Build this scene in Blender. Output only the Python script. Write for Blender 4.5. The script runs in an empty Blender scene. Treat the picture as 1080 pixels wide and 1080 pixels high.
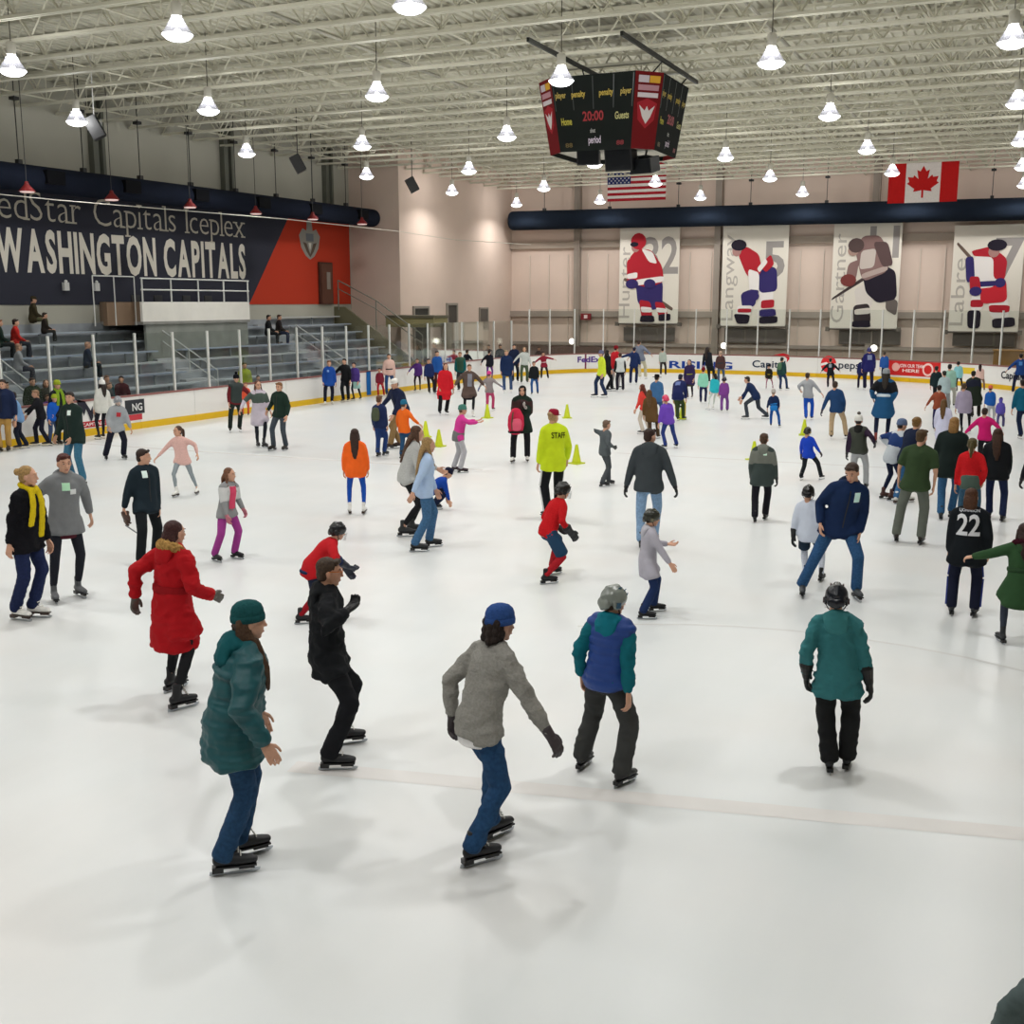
import bpy, bmesh, math, random
import numpy as np
from mathutils import Vector as V, Matrix as M, noise
from mathutils.bvhtree import BVHTree
random.seed(7)
S = bpy.context.scene
COL = S.collection
pi = math.pi
sin, cos, rad = math.sin, math.cos, math.radians

# ---------------------------------------------------------------- camera, world, exposure
FPX = 1200.0
CAM = V((0, 0, 3.7))
PITCH = math.atan(221 / FPX)
YAW = math.atan(550 * cos(PITCH) / FPX)
CF = V((-sin(YAW) * cos(PITCH), cos(YAW) * cos(PITCH), -sin(PITCH)))
CR = V((cos(YAW), sin(YAW), 0))
CU = CR.cross(CF)
cd = bpy.data.cameras.new('camera')
cam = bpy.data.objects.new('camera', cd)
COL.objects.link(cam)
cd.sensor_width = 36
cd.lens = 36 * FPX / 1080
cd.clip_end = 300
m3 = M((CR, CU, -CF)).transposed()
cam.matrix_world = M.Translation(CAM) @ m3.to_4x4()
S.camera = cam
S.view_settings.view_transform = 'Standard'
S.view_settings.look = 'None'
S.view_settings.gamma = 1
S.view_settings.use_curve_mapping = False
S.view_settings.exposure = -1.12
LAMP_W = 300.0
BULB_W = 260.0
w = bpy.data.worlds.new('world')
S.world = w
w.use_nodes = True
w.node_tree.nodes['Background'].inputs[0].default_value = (0.9, 0.92, 1, 1)
w.node_tree.nodes['Background'].inputs[1].default_value = 0.25
try:
    S.cycles.use_denoising = True
    S.cycles.max_bounces = 6
    S.cycles.diffuse_bounces = 4
    S.cycles.glossy_bounces = 2
    S.cycles.transparent_max_bounces = 24
    S.cycles.sample_clamp_indirect = 6
    S.cycles.caustics_reflective = False
    S.cycles.caustics_refractive = False
except Exception:
    pass

def ray(x, y):
    return CF + CR * ((x - 540) / FPX) + CU * ((540 - y) / FPX)
def gz(x, y, z=0.0):
    d = ray(x, y)
    return CAM + d * ((z - CAM.z) / d.z)
def gx(x, y, X):
    d = ray(x, y)
    return CAM + d * (X / d.x)
def gy(x, y, Y):
    d = ray(x, y)
    return CAM + d * (Y / d.y)

# ---------------------------------------------------------------- materials
def lin(h):
    h = h.lstrip('#')
    if len(h) == 3:
        h = ''.join(c * 2 for c in h)
    r = [int(h[i:i + 2], 16) / 255 for i in (0, 2, 4)]
    return tuple(c / 12.92 if c <= .04045 else ((c + .055) / 1.055) ** 2.4 for c in r) + (1,)
MATS = {}
def mat(col, kind='fabric'):
    k = (col, kind)
    if k in MATS:
        return MATS[k]
    m = bpy.data.materials.new(kind + '_' + col.strip('#'))
    m.use_nodes = True
    nt = m.node_tree
    N, L = nt.nodes, nt.links
    b = N['Principled BSDF']
    c = lin(col)
    b.inputs['Base Color'].default_value = c
    rough, metal, spec = {'fabric': (.9, 0, .2), 'denim': (.9, 0, .2), 'knit': (.95, 0, .1), 'skin': (.55, 0, .35), 'hair': (.6, 0, .3),
        'plastic': (.4, 0, .5), 'gloss': (.25, 0, .5), 'metal': (.35, 1, .5), 'steel': (.3, 1, .5), 'paint': (.6, 0, .3), 'wall': (.85, 0, .15),
        'print': (.8, 0, .1), 'puffer': (.55, 0, .4), 'leather': (.5, 0, .4), 'fur': (1, 0, 0), 'concrete': (.9, 0, .1)}[kind]
    b.inputs['Roughness'].default_value = rough
    b.inputs['Metallic'].default_value = metal
    b.inputs['Specular IOR Level'].default_value = spec
    nz = {'fabric': (11, .4, .05), 'denim': (40, .3, .2), 'knit': (60, .5, .12), 'skin': (30, .05, .06), 'hair': (50, .7, .3), 'puffer': (10, .4, .08),
          'wall': (.35, .05, .06), 'leather': (20, .15, .1), 'fur': (45, 1, .4), 'concrete': (2, .1, .12), 'paint': (1.5, .05, .05)}.get(kind)
    if nz:
        tc = N.new('ShaderNodeTexCoord')
        t = N.new('ShaderNodeTexNoise')
        t.inputs['Scale'].default_value = nz[0]
        t.inputs['Detail'].default_value = 5
        L.new(tc.outputs['Object'], t.inputs['Vector'])
        rp = N.new('ShaderNodeMapRange')
        rp.inputs[1].default_value = .3
        rp.inputs[2].default_value = .7
        rp.inputs[3].default_value = 1 - nz[2]
        rp.inputs[4].default_value = 1 + nz[2]
        L.new(t.outputs['Fac'], rp.inputs[0])
        mx = N.new('ShaderNodeVectorMath')
        mx.operation = 'SCALE'
        mx.inputs[0].default_value = c[:3]
        L.new(rp.outputs[0], mx.inputs['Scale'])
        L.new(mx.outputs[0], b.inputs['Base Color'])
        bp = N.new('ShaderNodeBump')
        bp.inputs['Strength'].default_value = nz[1]
        bp.inputs['Distance'].default_value = .02
        L.new(t.outputs['Fac'], bp.inputs['Height'])
        L.new(bp.outputs['Normal'], b.inputs['Normal'])
    MATS[k] = m
    return m
def emit(col, st, name):
    k = (col, st, name)
    if k not in MATS:
        m = bpy.data.materials.new(name)
        m.use_nodes = True
        b = m.node_tree.nodes['Principled BSDF']
        b.inputs['Base Color'].default_value = lin(col)
        b.inputs['Emission Color'].default_value = lin(col)
        b.inputs['Emission Strength'].default_value = st
        MATS[k] = m
    return MATS[k]

def ice_material():
    m = bpy.data.materials.new('rink_ice')
    m.use_nodes = True
    N, L = m.node_tree.nodes, m.node_tree.links
    b = N['Principled BSDF']
    tc = N.new('ShaderNodeTexCoord')
    def noi(sc, det, vec=None):
        t = N.new('ShaderNodeTexNoise')
        t.inputs['Scale'].default_value = sc
        t.inputs['Detail'].default_value = det
        L.new(vec or tc.outputs['Object'], t.inputs['Vector'])
        return t.outputs['Fac']
    def mapped(sx, sy, rz):
        mp = N.new('ShaderNodeMapping')
        mp.inputs['Scale'].default_value = (sx, sy, 1)
        mp.inputs['Rotation'].default_value = (0, 0, rz)
        L.new(tc.outputs['Object'], mp.inputs['Vector'])
        return mp.outputs[0]
    def ramp(fac, stops):
        r = N.new('ShaderNodeMapRange')
        r.interpolation_type = 'SMOOTHSTEP'
        r.inputs[1].default_value = stops[0][0]
        r.inputs[2].default_value = stops[1][0]
        L.new(fac, r.inputs[0])
        x = N.new('ShaderNodeMix')
        x.data_type = 'RGBA'
        x.inputs[6].default_value = stops[0][1]
        x.inputs[7].default_value = stops[1][1]
        L.new(r.outputs[0], x.inputs[0])
        return x.outputs[2]
    def mul(a, c, f=1.0):
        x = N.new('ShaderNodeMix')
        x.data_type = 'RGBA'
        x.blend_type = 'MULTIPLY'
        x.inputs[0].default_value = f
        L.new(a, x.inputs[6])
        L.new(c, x.inputs[7])
        return x.outputs[2]
    base = ramp(noi(.16, 2), ((.25, (.700, .725, .725, 1)), (.75, (.760, .768, .762, 1))))
    warm = ramp(noi(.40, 2), ((.40, (1, 1, 1, 1)), (.80, (1.0, .962, .942, 1))))
    cuts = ramp(noi(.7, 3, mapped(.35, 1.3, .6)), ((.20, (.955, .96, .96, 1)), (.80, (1.0, 1.0, 1.0, 1))))
    cuts2 = ramp(noi(1.6, 3, mapped(1.6, .4, -.5)), ((.20, (.965, .97, .97, 1)), (.80, (1, 1, 1, 1))))
    c = mul(mul(mul(base, warm), cuts), cuts2)
    L.new(c, b.inputs['Base Color'])
    b.inputs['Roughness'].default_value = .30
    b.inputs['Specular IOR Level'].default_value = .28
    return m
def glass_material():
    m = bpy.data.materials.new('rink_glass')
    m.use_nodes = True
    N, L = m.node_tree.nodes, m.node_tree.links
    N.remove(N['Principled BSDF'])
    out = N['Material Output']
    tr = N.new('ShaderNodeBsdfTransparent')
    tr.inputs[0].default_value = (.93, .95, .94, 1)
    gl = N.new('ShaderNodeBsdfGlossy')
    gl.inputs['Roughness'].default_value = .05
    gl.inputs[0].default_value = (.9, .95, .93, 1)
    fr = N.new('ShaderNodeFresnel')
    fr.inputs[0].default_value = 1.13
    mx = N.new('ShaderNodeMixShader')
    L.new(fr.outputs[0], mx.inputs[0])
    L.new(tr.outputs[0], mx.inputs[1])
    L.new(gl.outputs[0], mx.inputs[2])
    L.new(mx.outputs[0], out.inputs['Surface'])
    return m
GLASS = glass_material()

# ---------------------------------------------------------------- object helpers
def link(name, me, parent=None, mt=None, loc=None):
    o = bpy.data.objects.new(name, me)
    COL.objects.link(o)
    if parent is not None:
        o.parent = parent
    if loc is not None:
        o.location = loc
    if mt is not None:
        if len(me.materials) == 0:
            me.materials.append(None)
        o.material_slots[0].link = 'OBJECT'
        o.material_slots[0].material = mt
    return o
def thing(name, label, cat, loc=(0, 0, 0), rz=0, group=None):
    o = bpy.data.objects.new(name, None)
    COL.objects.link(o)
    o.empty_display_size = .1
    o.location = loc
    o.rotation_euler = (0, 0, rz)
    o['label'] = label
    o['category'] = cat
    if group:
        o['group'] = group
    return o
def tag(o, label, cat, group=None):
    o['label'] = label
    o['category'] = cat
    if group:
        o['group'] = group
    return o
def struct(o):
    o['kind'] = 'structure'
    return o
class MB:
    def __init__(s):
        s.v, s.f, s.mi = [], [], []
    def box(s, c, d, R=None, mi=0):
        c = V(c)
        n = len(s.v)
        for z in (-.5, .5):
            for x, y in ((-.5, -.5), (.5, -.5), (.5, .5), (-.5, .5)):
                p = V((x * d[0], y * d[1], z * d[2]))
                s.v.append(c + (R @ p if R is not None else p))
        for q in ((3, 2, 1, 0), (4, 5, 6, 7), (0, 1, 5, 4), (1, 2, 6, 5), (2, 3, 7, 6), (3, 0, 4, 7)):
            s.f.append([n + i for i in q])
            s.mi.append(mi)
        return s
    def bar(s, a, b, r, n=6, mi=0, r2=None):
        a, b = V(a), V(b)
        t = (b - a).normalized()
        u = t.cross(V((0, 0, 1)))
        if u.length < .1:
            u = t.cross(V((1, 0, 0)))
        u.normalize()
        q = t.cross(u)
        k = len(s.v)
        for p, rr in ((a, r), (b, r if r2 is None else r2)):
            for i in range(n):
                an = 2 * pi * i / n
                s.v.append(p + (u * cos(an) + q * sin(an)) * rr)
        for i in range(n):
            j = (i + 1) % n
            s.f.append([k + i, k + j, k + n + j, k + n + i])
            s.mi.append(mi)
        s.f.append([k + i for i in range(n)][::-1])
        s.f.append([k + n + i for i in range(n)])
        s.mi += [mi, mi]
        return s
    def path(s, pts, r, n=6, mi=0):
        for a, b in zip(pts[:-1], pts[1:]):
            s.bar(a, b, r, n, mi)
        return s
    def lathe(s, prof, n=20, c=(0, 0, 0), mi=0):
        k = len(s.v)
        c = V(c)
        for r, z in prof:
            for i in range(n):
                an = 2 * pi * i / n
                s.v.append(c + V((r * cos(an), r * sin(an), z)))
        for j in range(len(prof) - 1):
            for i in range(n):
                q = (i + 1) % n
                s.f.append([k + j * n + i, k + j * n + q, k + (j + 1) * n + q, k + (j + 1) * n + i])
                s.mi.append(mi)
        s.f.append([k + i for i in range(n)][::-1])
        s.f.append([k + (len(prof) - 1) * n + i for i in range(n)])
        s.mi += [mi, mi]
        return s
    def prism(s, poly, f, d, mi=0):
        """poly: 2D points; f(x, y) -> V ; d: V depth offset (front face at f, back at f+d)"""
        k = len(s.v)
        n = len(poly)
        for x, y in poly:
            s.v.append(V(f(x, y)))
        for x, y in poly:
            s.v.append(V(f(x, y)) + V(d))
        s.f.append([k + i for i in range(n)])
        s.f.append([k + n + i for i in range(n)][::-1])
        s.mi += [mi, mi]
        for i in range(n):
            j = (i + 1) % n
            s.f.append([k + j, k + i, k + n + i, k + n + j])
            s.mi.append(mi)
        return s
    def mesh(s, name='m', mats=None, smooth=False):
        me = bpy.data.meshes.new(name)
        me.from_pydata([tuple(p) for p in s.v], [], s.f)
        if mats:
            for m in mats:
                me.materials.append(m)
            me.polygons.foreach_set('material_index', s.mi)
        if smooth:
            me.polygons.foreach_set('use_smooth', [True] * len(me.polygons))
        me.update()
        return me
    def build(s, name, mt, parent=None, loc=None, smooth=False):
        return link(name, s.mesh(name, smooth=smooth), parent, mt, loc)

TMP = bpy.data.scenes.new('workbench')
def evaluate(objs):
    """evaluated mesh of objs[0] (all linked in a scratch scene)"""
    for o in objs:
        TMP.collection.objects.link(o)
    with bpy.context.temp_override(scene=TMP, view_layer=TMP.view_layers[0]):
        dg = bpy.context.evaluated_depsgraph_get()
        dg.update()
        me = bpy.data.meshes.new_from_object(objs[0].evaluated_get(dg), depsgraph=dg)
    for o in objs:
        d = o.data
        bpy.data.objects.remove(o)
    return me
_txt = {}
def text_verts(t, size=1.0, off=0.0):
    """flat text as (N,2) verts and faces, left-aligned on the baseline, from the built-in font"""
    k = (t, off)
    if k not in _txt:
        cu = bpy.data.curves.new('t', 'FONT')
        cu.body = t
        cu.offset = off
        cu.resolution_u = 3
        o = bpy.data.objects.new('t', cu)
        me = evaluate([o])
        vs = np.array([v.co[:2] for v in me.vertices]) if len(me.vertices) else np.zeros((0, 2))
        fs = [list(p.vertices) for p in me.polygons]
        _txt[k] = (vs, fs)
        bpy.data.meshes.remove(me)
    vs, fs = _txt[k]
    return vs * size, fs
def text_obj(name, t, size, mp, mt, parent=None, off=0.0, sx=1.0, width=None, align=0.0, dv=(0, 0)):
    """mp(x, y) -> world/local point; width stretches the text to fit"""
    vs, fs = text_verts(t, 1.0, off)
    vs = vs * size
    if width:
        sx = width / (vs[:, 0].max() - vs[:, 0].min())
    x0 = vs[:, 0].min()
    wd = (vs[:, 0].max() - x0) * sx
    me = bpy.data.meshes.new(name)
    me.from_pydata([tuple(mp((x - x0) * sx - align * wd + dv[0], y + dv[1])) for x, y in vs], [], fs)
    me.update()
    return link(name, me, parent, mt)
# ---------------------------------------------------------------- figures: swept forms fused by voxel remesh
class Blob:
    def __init__(s):
        s.v, s.f = [], []
    def tube(s, pts, rads, side=(1, 0, 0), n=12, cap=.8):
        pts = [V(p) for p in pts]
        rads = [r if isinstance(r, tuple) else (r, r) for r in rads]
        side = V(side)
        K = len(pts)
        tg = [(pts[min(i + 1, K - 1)] - pts[max(i - 1, 0)]).normalized() for i in range(K)]
        seq = []
        c0, c1 = min(rads[0]) * cap, min(rads[-1]) * cap
        for k in (.92, .6):
            q = math.sqrt(1 - k * k)
            seq.append((pts[0] - tg[0] * c0 * k, rads[0][0] * q, rads[0][1] * q, tg[0]))
        for p, r, t in zip(pts, rads, tg):
            seq.append((p, r[0], r[1], t))
        for k in (.6, .92):
            q = math.sqrt(1 - k * k)
            seq.append((pts[-1] + tg[-1] * c1 * k, rads[-1][0] * q, rads[-1][1] * q, tg[-1]))
        b = len(s.v)
        for c, ra, rb, t in seq:
            u = side - t * side.dot(t)
            if u.length < .1:
                u = V((0, 1, 0)) - t * t.y
                if u.length < .1:
                    u = V((0, 0, 1)) - t * t.z
            u.normalize()
            q = t.cross(u)
            for i in range(n):
                a = 2 * pi * i / n
                s.v.append(c + u * (ra * cos(a)) + q * (rb * sin(a)))
        m = len(seq)
        for j in range(m - 1):
            for i in range(n):
                i2 = (i + 1) % n
                s.f.append([b + j * n + i, b + j * n + i2, b + (j + 1) * n + i2, b + (j + 1) * n + i])
        s.v.append(pts[0] - tg[0] * c0)
        s.v.append(pts[-1] + tg[-1] * c1)
        e = len(s.v)
        for i in range(n):
            i2 = (i + 1) % n
            s.f.append([e - 2, b + i2, b + i])
            s.f.append([e - 1, b + (m - 1) * n + i, b + (m - 1) * n + i2])
        return s
    def ball(s, c, r, R=None, n=14):
        """ellipsoid: r = (x, y, z)"""
        c = V(c)
        b = len(s.v)
        m = n // 2
        for j in range(1, m):
            for i in range(n):
                th, a = pi * j / m, 2 * pi * i / n
                p = V((r[0] * sin(th) * cos(a), r[1] * sin(th) * sin(a), -r[2] * cos(th)))
                s.v.append(c + (R @ p if R is not None else p))
        for j in range(m - 2):
            for i in range(n):
                i2 = (i + 1) % n
                s.f.append([b + j * n + i, b + j * n + i2, b + (j + 1) * n + i2, b + (j + 1) * n + i])
        for sg in (-1, 1):
            p = V((0, 0, sg * r[2]))
            s.v.append(c + (R @ p if R is not None else p))
        e = len(s.v)
        for i in range(n):
            i2 = (i + 1) % n
            s.f.append([e - 2, b + i2, b + i])
            s.f.append([e - 1, b + (m - 2) * n + i, b + (m - 2) * n + i2])
        return s
    def add(s, mesh_v, mesh_f, mx):
        b = len(s.v)
        s.v += [mx @ V(p) for p in mesh_v]
        s.f += [[b + i for i in q] for q in mesh_f]
        return s
    def raw(s):
        me = bpy.data.meshes.new('raw')
        me.from_pydata([tuple(p) for p in s.v], [], s.f)
        me.update()
        return me
    def fuse(s, vox, smooth=3, extra=(), sf=.5):
        me = s.raw()
        o = bpy.data.objects.new('w', me)
        m = o.modifiers.new('r', 'REMESH')
        m.mode = 'VOXEL'
        m.voxel_size = vox
        m.use_smooth_shade = True
        if smooth:
            q = o.modifiers.new('s', 'SMOOTH')
            q.iterations = smooth
            q.factor = sf
        objs = [o]
        for e in extra:
            eo = bpy.data.objects.new('w', e)
            objs.append(eo)
            q = o.modifiers.new('b', 'BOOLEAN')
            q.operation = 'UNION'
            q.solver = 'MANIFOLD'
            q.object = eo
        out = evaluate(objs)
        if extra and len(out.vertices) < 20:
            print('union failed')
            return s.fuse(vox, smooth)
        bpy.data.meshes.remove(me)
        out.polygons.foreach_set('use_smooth', [True] * len(out.polygons))
        out.materials.clear()
        return out
def crumple(me, amp, freq, seed=0, aniso=(1, 1, 1)):
    n = len(me.vertices)
    co = np.zeros(n * 3)
    no = np.zeros(n * 3)
    me.vertices.foreach_get('co', co)
    me.vertices.foreach_get('normal', no)
    co, no = co.reshape(-1, 3), no.reshape(-1, 3)
    d = np.array([noise.noise((c[0] * freq * aniso[0] + seed, c[1] * freq * aniso[1], c[2] * freq * aniso[2])) for c in co])
    co = co + no * ((-np.abs(d) + .25) * amp)[:, None]
    me.vertices.foreach_set('co', co.ravel())
    me.update()
def arrays(me):
    return [tuple(v.co) for v in me.vertices], [list(p.vertices) for p in me.polygons]

# ---- shared templates at three levels of detail
def head_template(vox):
    b = Blob()
    b.ball((0, -.012, .032), (.074, .092, .084), n=20)
    b.tube([(0, .0, -.03), (0, .030, -.06), (0, .062, -.088)], [(.064, .062), (.054, .045), (.026, .022)])
    b.ball((0, .045, -.02), (.056, .046, .066), n=16)
    b.tube([(0, .084, .026), (0, .094, -.004), (0, .106, -.020)], [(.009, .010), (.012, .011), (.015, .011)])
    b.tube([(-.034, .070, .042), (0, .082, .040), (.034, .070, .042)], [.010, .013, .010])
    b.tube([(-.020, .079, -.048), (0, .087, -.048), (.020, .079, -.048)], [.007, .009, .007])
    b.tube([(-.016, .077, -.062), (0, .083, -.062), (.016, .077, -.062)], [.006, .009, .006])
    for q in (-1, 1):
        b.ball((q * .077, -.010, -.006), (.010, .020, .032))
    b.tube([(0, -.02, -.05), (0, -.03, -.15)], [(.052, .055), (.054, .058)])
    return b.fuse(vox, 2 if vox < .01 else 1)
def hand_template(vox, inflate=0.0, thick=1.0):
    """right hand hanging along -Z from the wrist at the origin; palm facing -X (the thigh), thumb forward (+Y)"""
    b = Blob()
    k = inflate
    b.tube([(0, 0, .015), (0, 0, -.03), (0, .002, -.07), (0, .002, -.092)], [(.020 + k, .026 + k), (.017 + k, .034 + k), (.016 + k, .041 + k), (.013 + k, .039 + k)], side=(1, 0, 0))
    for i, (y, ln) in enumerate(((.032, .072), (.011, .082), (-.011, .076), (-.032, .058))):
        r = .0092 * thick + k * .6
        a = V((0, y, -.09))
        s2 = 1 + i * .06
        p1 = a + V((-.006 * s2, y * .02, -ln * .45))
        p2 = a + V((-.026 * s2, -y * .02, -ln * .76))
        p3 = a + V((-.046 * s2, -y * .04, -ln * .88))
        b.tube([a, p1, p2, p3], [r * 1.05, r, r * .92, r * .8], n=8)
    b.tube([(0, .022, -.022), (-.012, .050, -.048), (-.020, .060, -.080), (-.026, .060, -.100)], [.013 * thick + k, .0115 * thick + k * .7, .010 * thick + k * .6, .008 * thick + k * .6], n=8)
    return b.fuse(vox, 1)
_T = {}
def template(kind, lod):
    k = (kind, lod)
    if k not in _T:
        v = (.0042, .0065, .010)[lod]
        if kind == 'head':
            me = head_template((.0065, .010, .016)[lod])
        elif kind == 'hand':
            me = hand_template(v)
        else:
            me = hand_template(v, .006, 1.12)
        _T[k] = (me, arrays(me))
    return _T[k]
def transformed(me, mx):
    q = me.copy()
    q.transform(mx)
    if mx.determinant() < 0:
        q.flip_normals()
    return q
def skate_template(lod):
    k = ('skate', lod)
    if k not in _T:
        b = Blob()
        b.tube([(0, -.075, .105), (0, -.02, .105), (0, .06, .100), (0, .125, .094), (0, .165, .090)], [(.036, .040), (.038, .042), (.042, .036), (.042, .028), (.034, .022)])
        b.tube([(0, -.036, .10), (0, -.022, .16), (0, -.022, .215), (0, -.022, .245)], [(.040, .054), (.037, .047), (.038, .045), (.041, .047)], cap=.3)
        boot = b.fuse((.009, .014, .02)[lod], 2)
        m = MB()
        m.box((0, .045, .060), (.066, .255, .012))
        m.box((0, -.070, .044), (.058, .070, .036))
        m.box((0, .110, .046), (.034, .100, .026))
        sole = m.mesh('sole')
        m = MB()
        prof = [(-.125, .006), (-.10, 0), (.16, 0), (.190, .012), (.196, .028), (.155, .034), (.145, .017), (-.05, .017), (-.06, .034), (-.12, .030)]
        m.prism(prof, lambda x, y: (-.0025, x, y), (.005, 0, 0))
        blade = m.mesh('blade')
        m = MB()
        for i in range(5):
            z = .135 + i * .024
            y = .075 - i * .0135
            m.bar((-.030, y, z), (.030, y, z + .006), .0045, 5)
            m.bar((.030, y, z), (-.030, y, z + .006), .0045, 5)
        laces = m.mesh('laces')
        _T[k] = (boot, sole, blade, laces)
    return _T[k]
def hat_template(kind, lod):
    k = (kind, lod)
    if k in _T:
        return _T[k]
    n = (28, 20, 14)[lod]
    def dome(prof, cy=-.008, cz=0.0, name='hat', sub=None):
        m = MB()
        kk = 0
        for rx, ry, z in prof:
            for i in range(n):
                a = 2 * pi * i / n
                m.v.append(V((rx * cos(a), cy + ry * sin(a), z)))
        P = len(prof)
        for j in range(P - 1):
            for i in range(n):
                q = (i + 1) % n
                m.f.append([j * n + i, j * n + q, (j + 1) * n + q, (j + 1) * n + i])
        m.f.append([i for i in range(n)][::-1])
        m.f.append([(P - 1) * n + i for i in range(n)])
        m.mi = [0] * len(m.f)
        return m.mesh(name, smooth=True)
    if kind == 'beanie':
        r = dome([(.083, .100, .028), (.086, .103, .030), (.089, .106, .06), (.088, .104, .085), (.078, .092, .115), (.058, .068, .136), (.03, .035, .147), (.004, .005, .150)])
        c = dome([(.086, .102, .014), (.093, .110, .018), (.095, .112, .04), (.093, .109, .058), (.086, .103, .060)], name='cuff')
        out = (r, c)
    elif kind == 'helmet':
        b = Blob()
        b.ball((0, -.008, .045), (.098, .122, .098), n=20)
        b.tube([(-.086, -.025, .02), (-.088, -.022, -.035)], [(.052, .018), (.038, .014)], side=(0, 1, 0))
        b.tube([(.086, -.025, .02), (.088, -.022, -.035)], [(.052, .018), (.038, .014)], side=(0, 1, 0))
        b.tube([(-.05, -.100, .0), (0, -.112, -.02), (.05, -.100, .0)], [(.03, .045), (.03, .05), (.03, .045)], side=(0, 1, 0))
        b.tube([(0, .108, .062), (0, .02, .146), (0, -.08, .13), (0, -.126, .05)], [(.026, .012), (.03, .012), (.03, .012), (.024, .012)])
        shell = b.fuse((.008, .012, .018)[lod], 2)
        m = MB()
        for q in (-1, 1):
            for j in range(3):
                a = .35 + j * .5
                p = V((q * .052, .105 * cos(a) - .01, .045 + .098 * sin(a) * .92))
                R = M.Rotation(-(a - pi / 2) * 1.0, 3, 'X') @ M.Rotation(-q * .5, 3, 'Y')
                m.box(p * .985, (.014, .034, .008), R)
            m.lathe([(.024, -.006), (.026, 0), (.018, .008)], 10, (0, 0, 0)) if False else None
            m.box((q * .106, -.022, -.005), (.012, .040, .046))
        vents = m.mesh('vent')
        m = MB()
        for z in (-.015, -.04, -.065, -.088):
            pts = [(x, .02 + .115 * math.sqrt(max(0, 1 - (x / .105) ** 2)), z) for x in (-.098, -.07, -.035, 0, .035, .07, .098)]
            m.path(pts, .0028, 4)
        for x in (-.07, -.035, 0, .035, .07):
            y = .02 + .115 * math.sqrt(1 - (x / .105) ** 2)
            m.bar((x, y, .02), (x * .9, y - .005, -.095), .0028, 4)
        cage = m.mesh('cage')
        m = MB()
        m.path([(-.092, -.01, -.03), (-.066, .02, -.085), (0, .035, -.118), (.066, .02, -.085), (.092, -.01, -.03)], .005, 5)
        out = (shell, vents, cage, m.mesh('chin_strap'))
    elif kind == 'cap':
        r = dome([(.080, .098, .030), (.083, .101, .034), (.084, .100, .075), (.074, .088, .112), (.05, .058, .132), (.004, .005, .137)])
        m = MB()
        m.prism([(-.07, .075), (-.055, .125), (-.025, .158), (.025, .158), (.055, .125), (.07, .075)], lambda x, y: (x, y, .036), (0, -.01, .010))
        out = (r, m.mesh('peak'))
    elif kind == 'brim':
        r = dome([(.080, .098, .030), (.082, .100, .06), (.078, .094, .115), (.06, .07, .13), (.004, .005, .134)])
        c = dome([(.05, .06, .034), (.15, .17, .030), (.155, .175, .036), (.152, .172, .042), (.05, .06, .046)], name='brim')
        out = (r, c)
    _T[k] = out
    return out
def hair_cap(kind, lod):
    k = ('hair', kind, lod)
    if k not in _T:
        b = Blob()
        b.ball((0, -.026, .046), (.083, .090, .082), n=18)
        b.ball((0, -.050, -.010), (.072, .058, .075), n=14)
        if kind != 'short':
            b.ball((0, -.04, .0), (.086, .066, .085), n=14)
        else:
            b.tube([(-.05, .05, .095), (0, .066, .10), (.05, .05, .095)], [.02, .024, .02])
        if kind == 'curly':
            for i in range(26):
                a, z = pi + .1 + (pi - .2) * ((i * 2.4) % 1), -.13 + .17 * ((i * 7) % 26) / 26
                b.ball((.084 * cos(a), -.045 + .062 * sin(a), z), (.030, .030, .030), n=8)
            b.ball((0, -.06, -.07), (.085, .055, .075), n=14)
            b.ball((.066, -.035, -.05), (.028, .036, .055), n=10)
            b.ball((-.066, -.035, -.05), (.028, .036, .055), n=10)
        if kind == 'bun':
            b.ball((0, -.125, .045), (.042, .036, .042), n=12)
        me = b.fuse((.008, .012, .018)[lod], 2)
        if lod < 2:
            crumple(me, .006, 34, 3, (1, 1, .35))
        _T[k] = me
    return _T[k]
def face_template():
    if 'face' not in _T:
        m = MB()
        m.lathe([(.002, 0), (.0095, .0025), (.0095, .006), (.002, .0085)], 10)
        eye = m.mesh('eye', smooth=True)
        m = MB()
        m.prism([(-.016, 0), (-.008, .005), (0, .006), (.008, .005), (.016, .001), (.008, -.001), (-.008, 0)], lambda x, y: (x, 0, y), (0, -.008, 0))
        brow = m.mesh('eyebrow')
        m = MB()
        m.prism([(-.021, .0), (-.009, .005), (0, .003), (.009, .005), (.021, 0), (.010, -.007), (-.010, -.007)], lambda x, y: (x, 0, y), (0, -.008, 0))
        _T['face'] = (eye, brow, m.mesh('mouth'))
    return _T['face']

def ik(a, b, l1, l2, pole):
    d = b - a
    L = d.length
    mx = (l1 + l2) * .998
    if L > mx:
        b = a + d * (mx / L)
        d = b - a
        L = mx
    L = max(L, abs(l1 - l2) + .02)
    x = (l1 * l1 - l2 * l2 + L * L) / (2 * L)
    h = math.sqrt(max(l1 * l1 - x * x, 0))
    t = d.normalized()
    p = pole - t * pole.dot(t)
    if p.length < 1e-4:
        p = V((0, 0, 1)) - t * t.z
    p.normalize()
    return a + t * x + p * h, b
ARMS = {'down': (.07, .05, -.52), 'relaxed': (.12, .12, -.48), 'out': (.33, .08, -.36), 'wide': (.50, .02, -.16), 'fwd': (.02, .42, -.24), 'up': (.05, .34, .05),
        'bent': (-.03, .27, -.28), 'back': (.14, -.20, -.44), 'pocket': (.05, .07, -.42), 'side': (.40, .0, -.30), 'swing': (.08, .30, -.42), 'low': (.02, .34, -.44), 'lap': (-.08, .30, -.36), 'hip': (.16, -.02, -.34)}
SKIN = '#c99a80'
PEOPLE = 0
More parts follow.
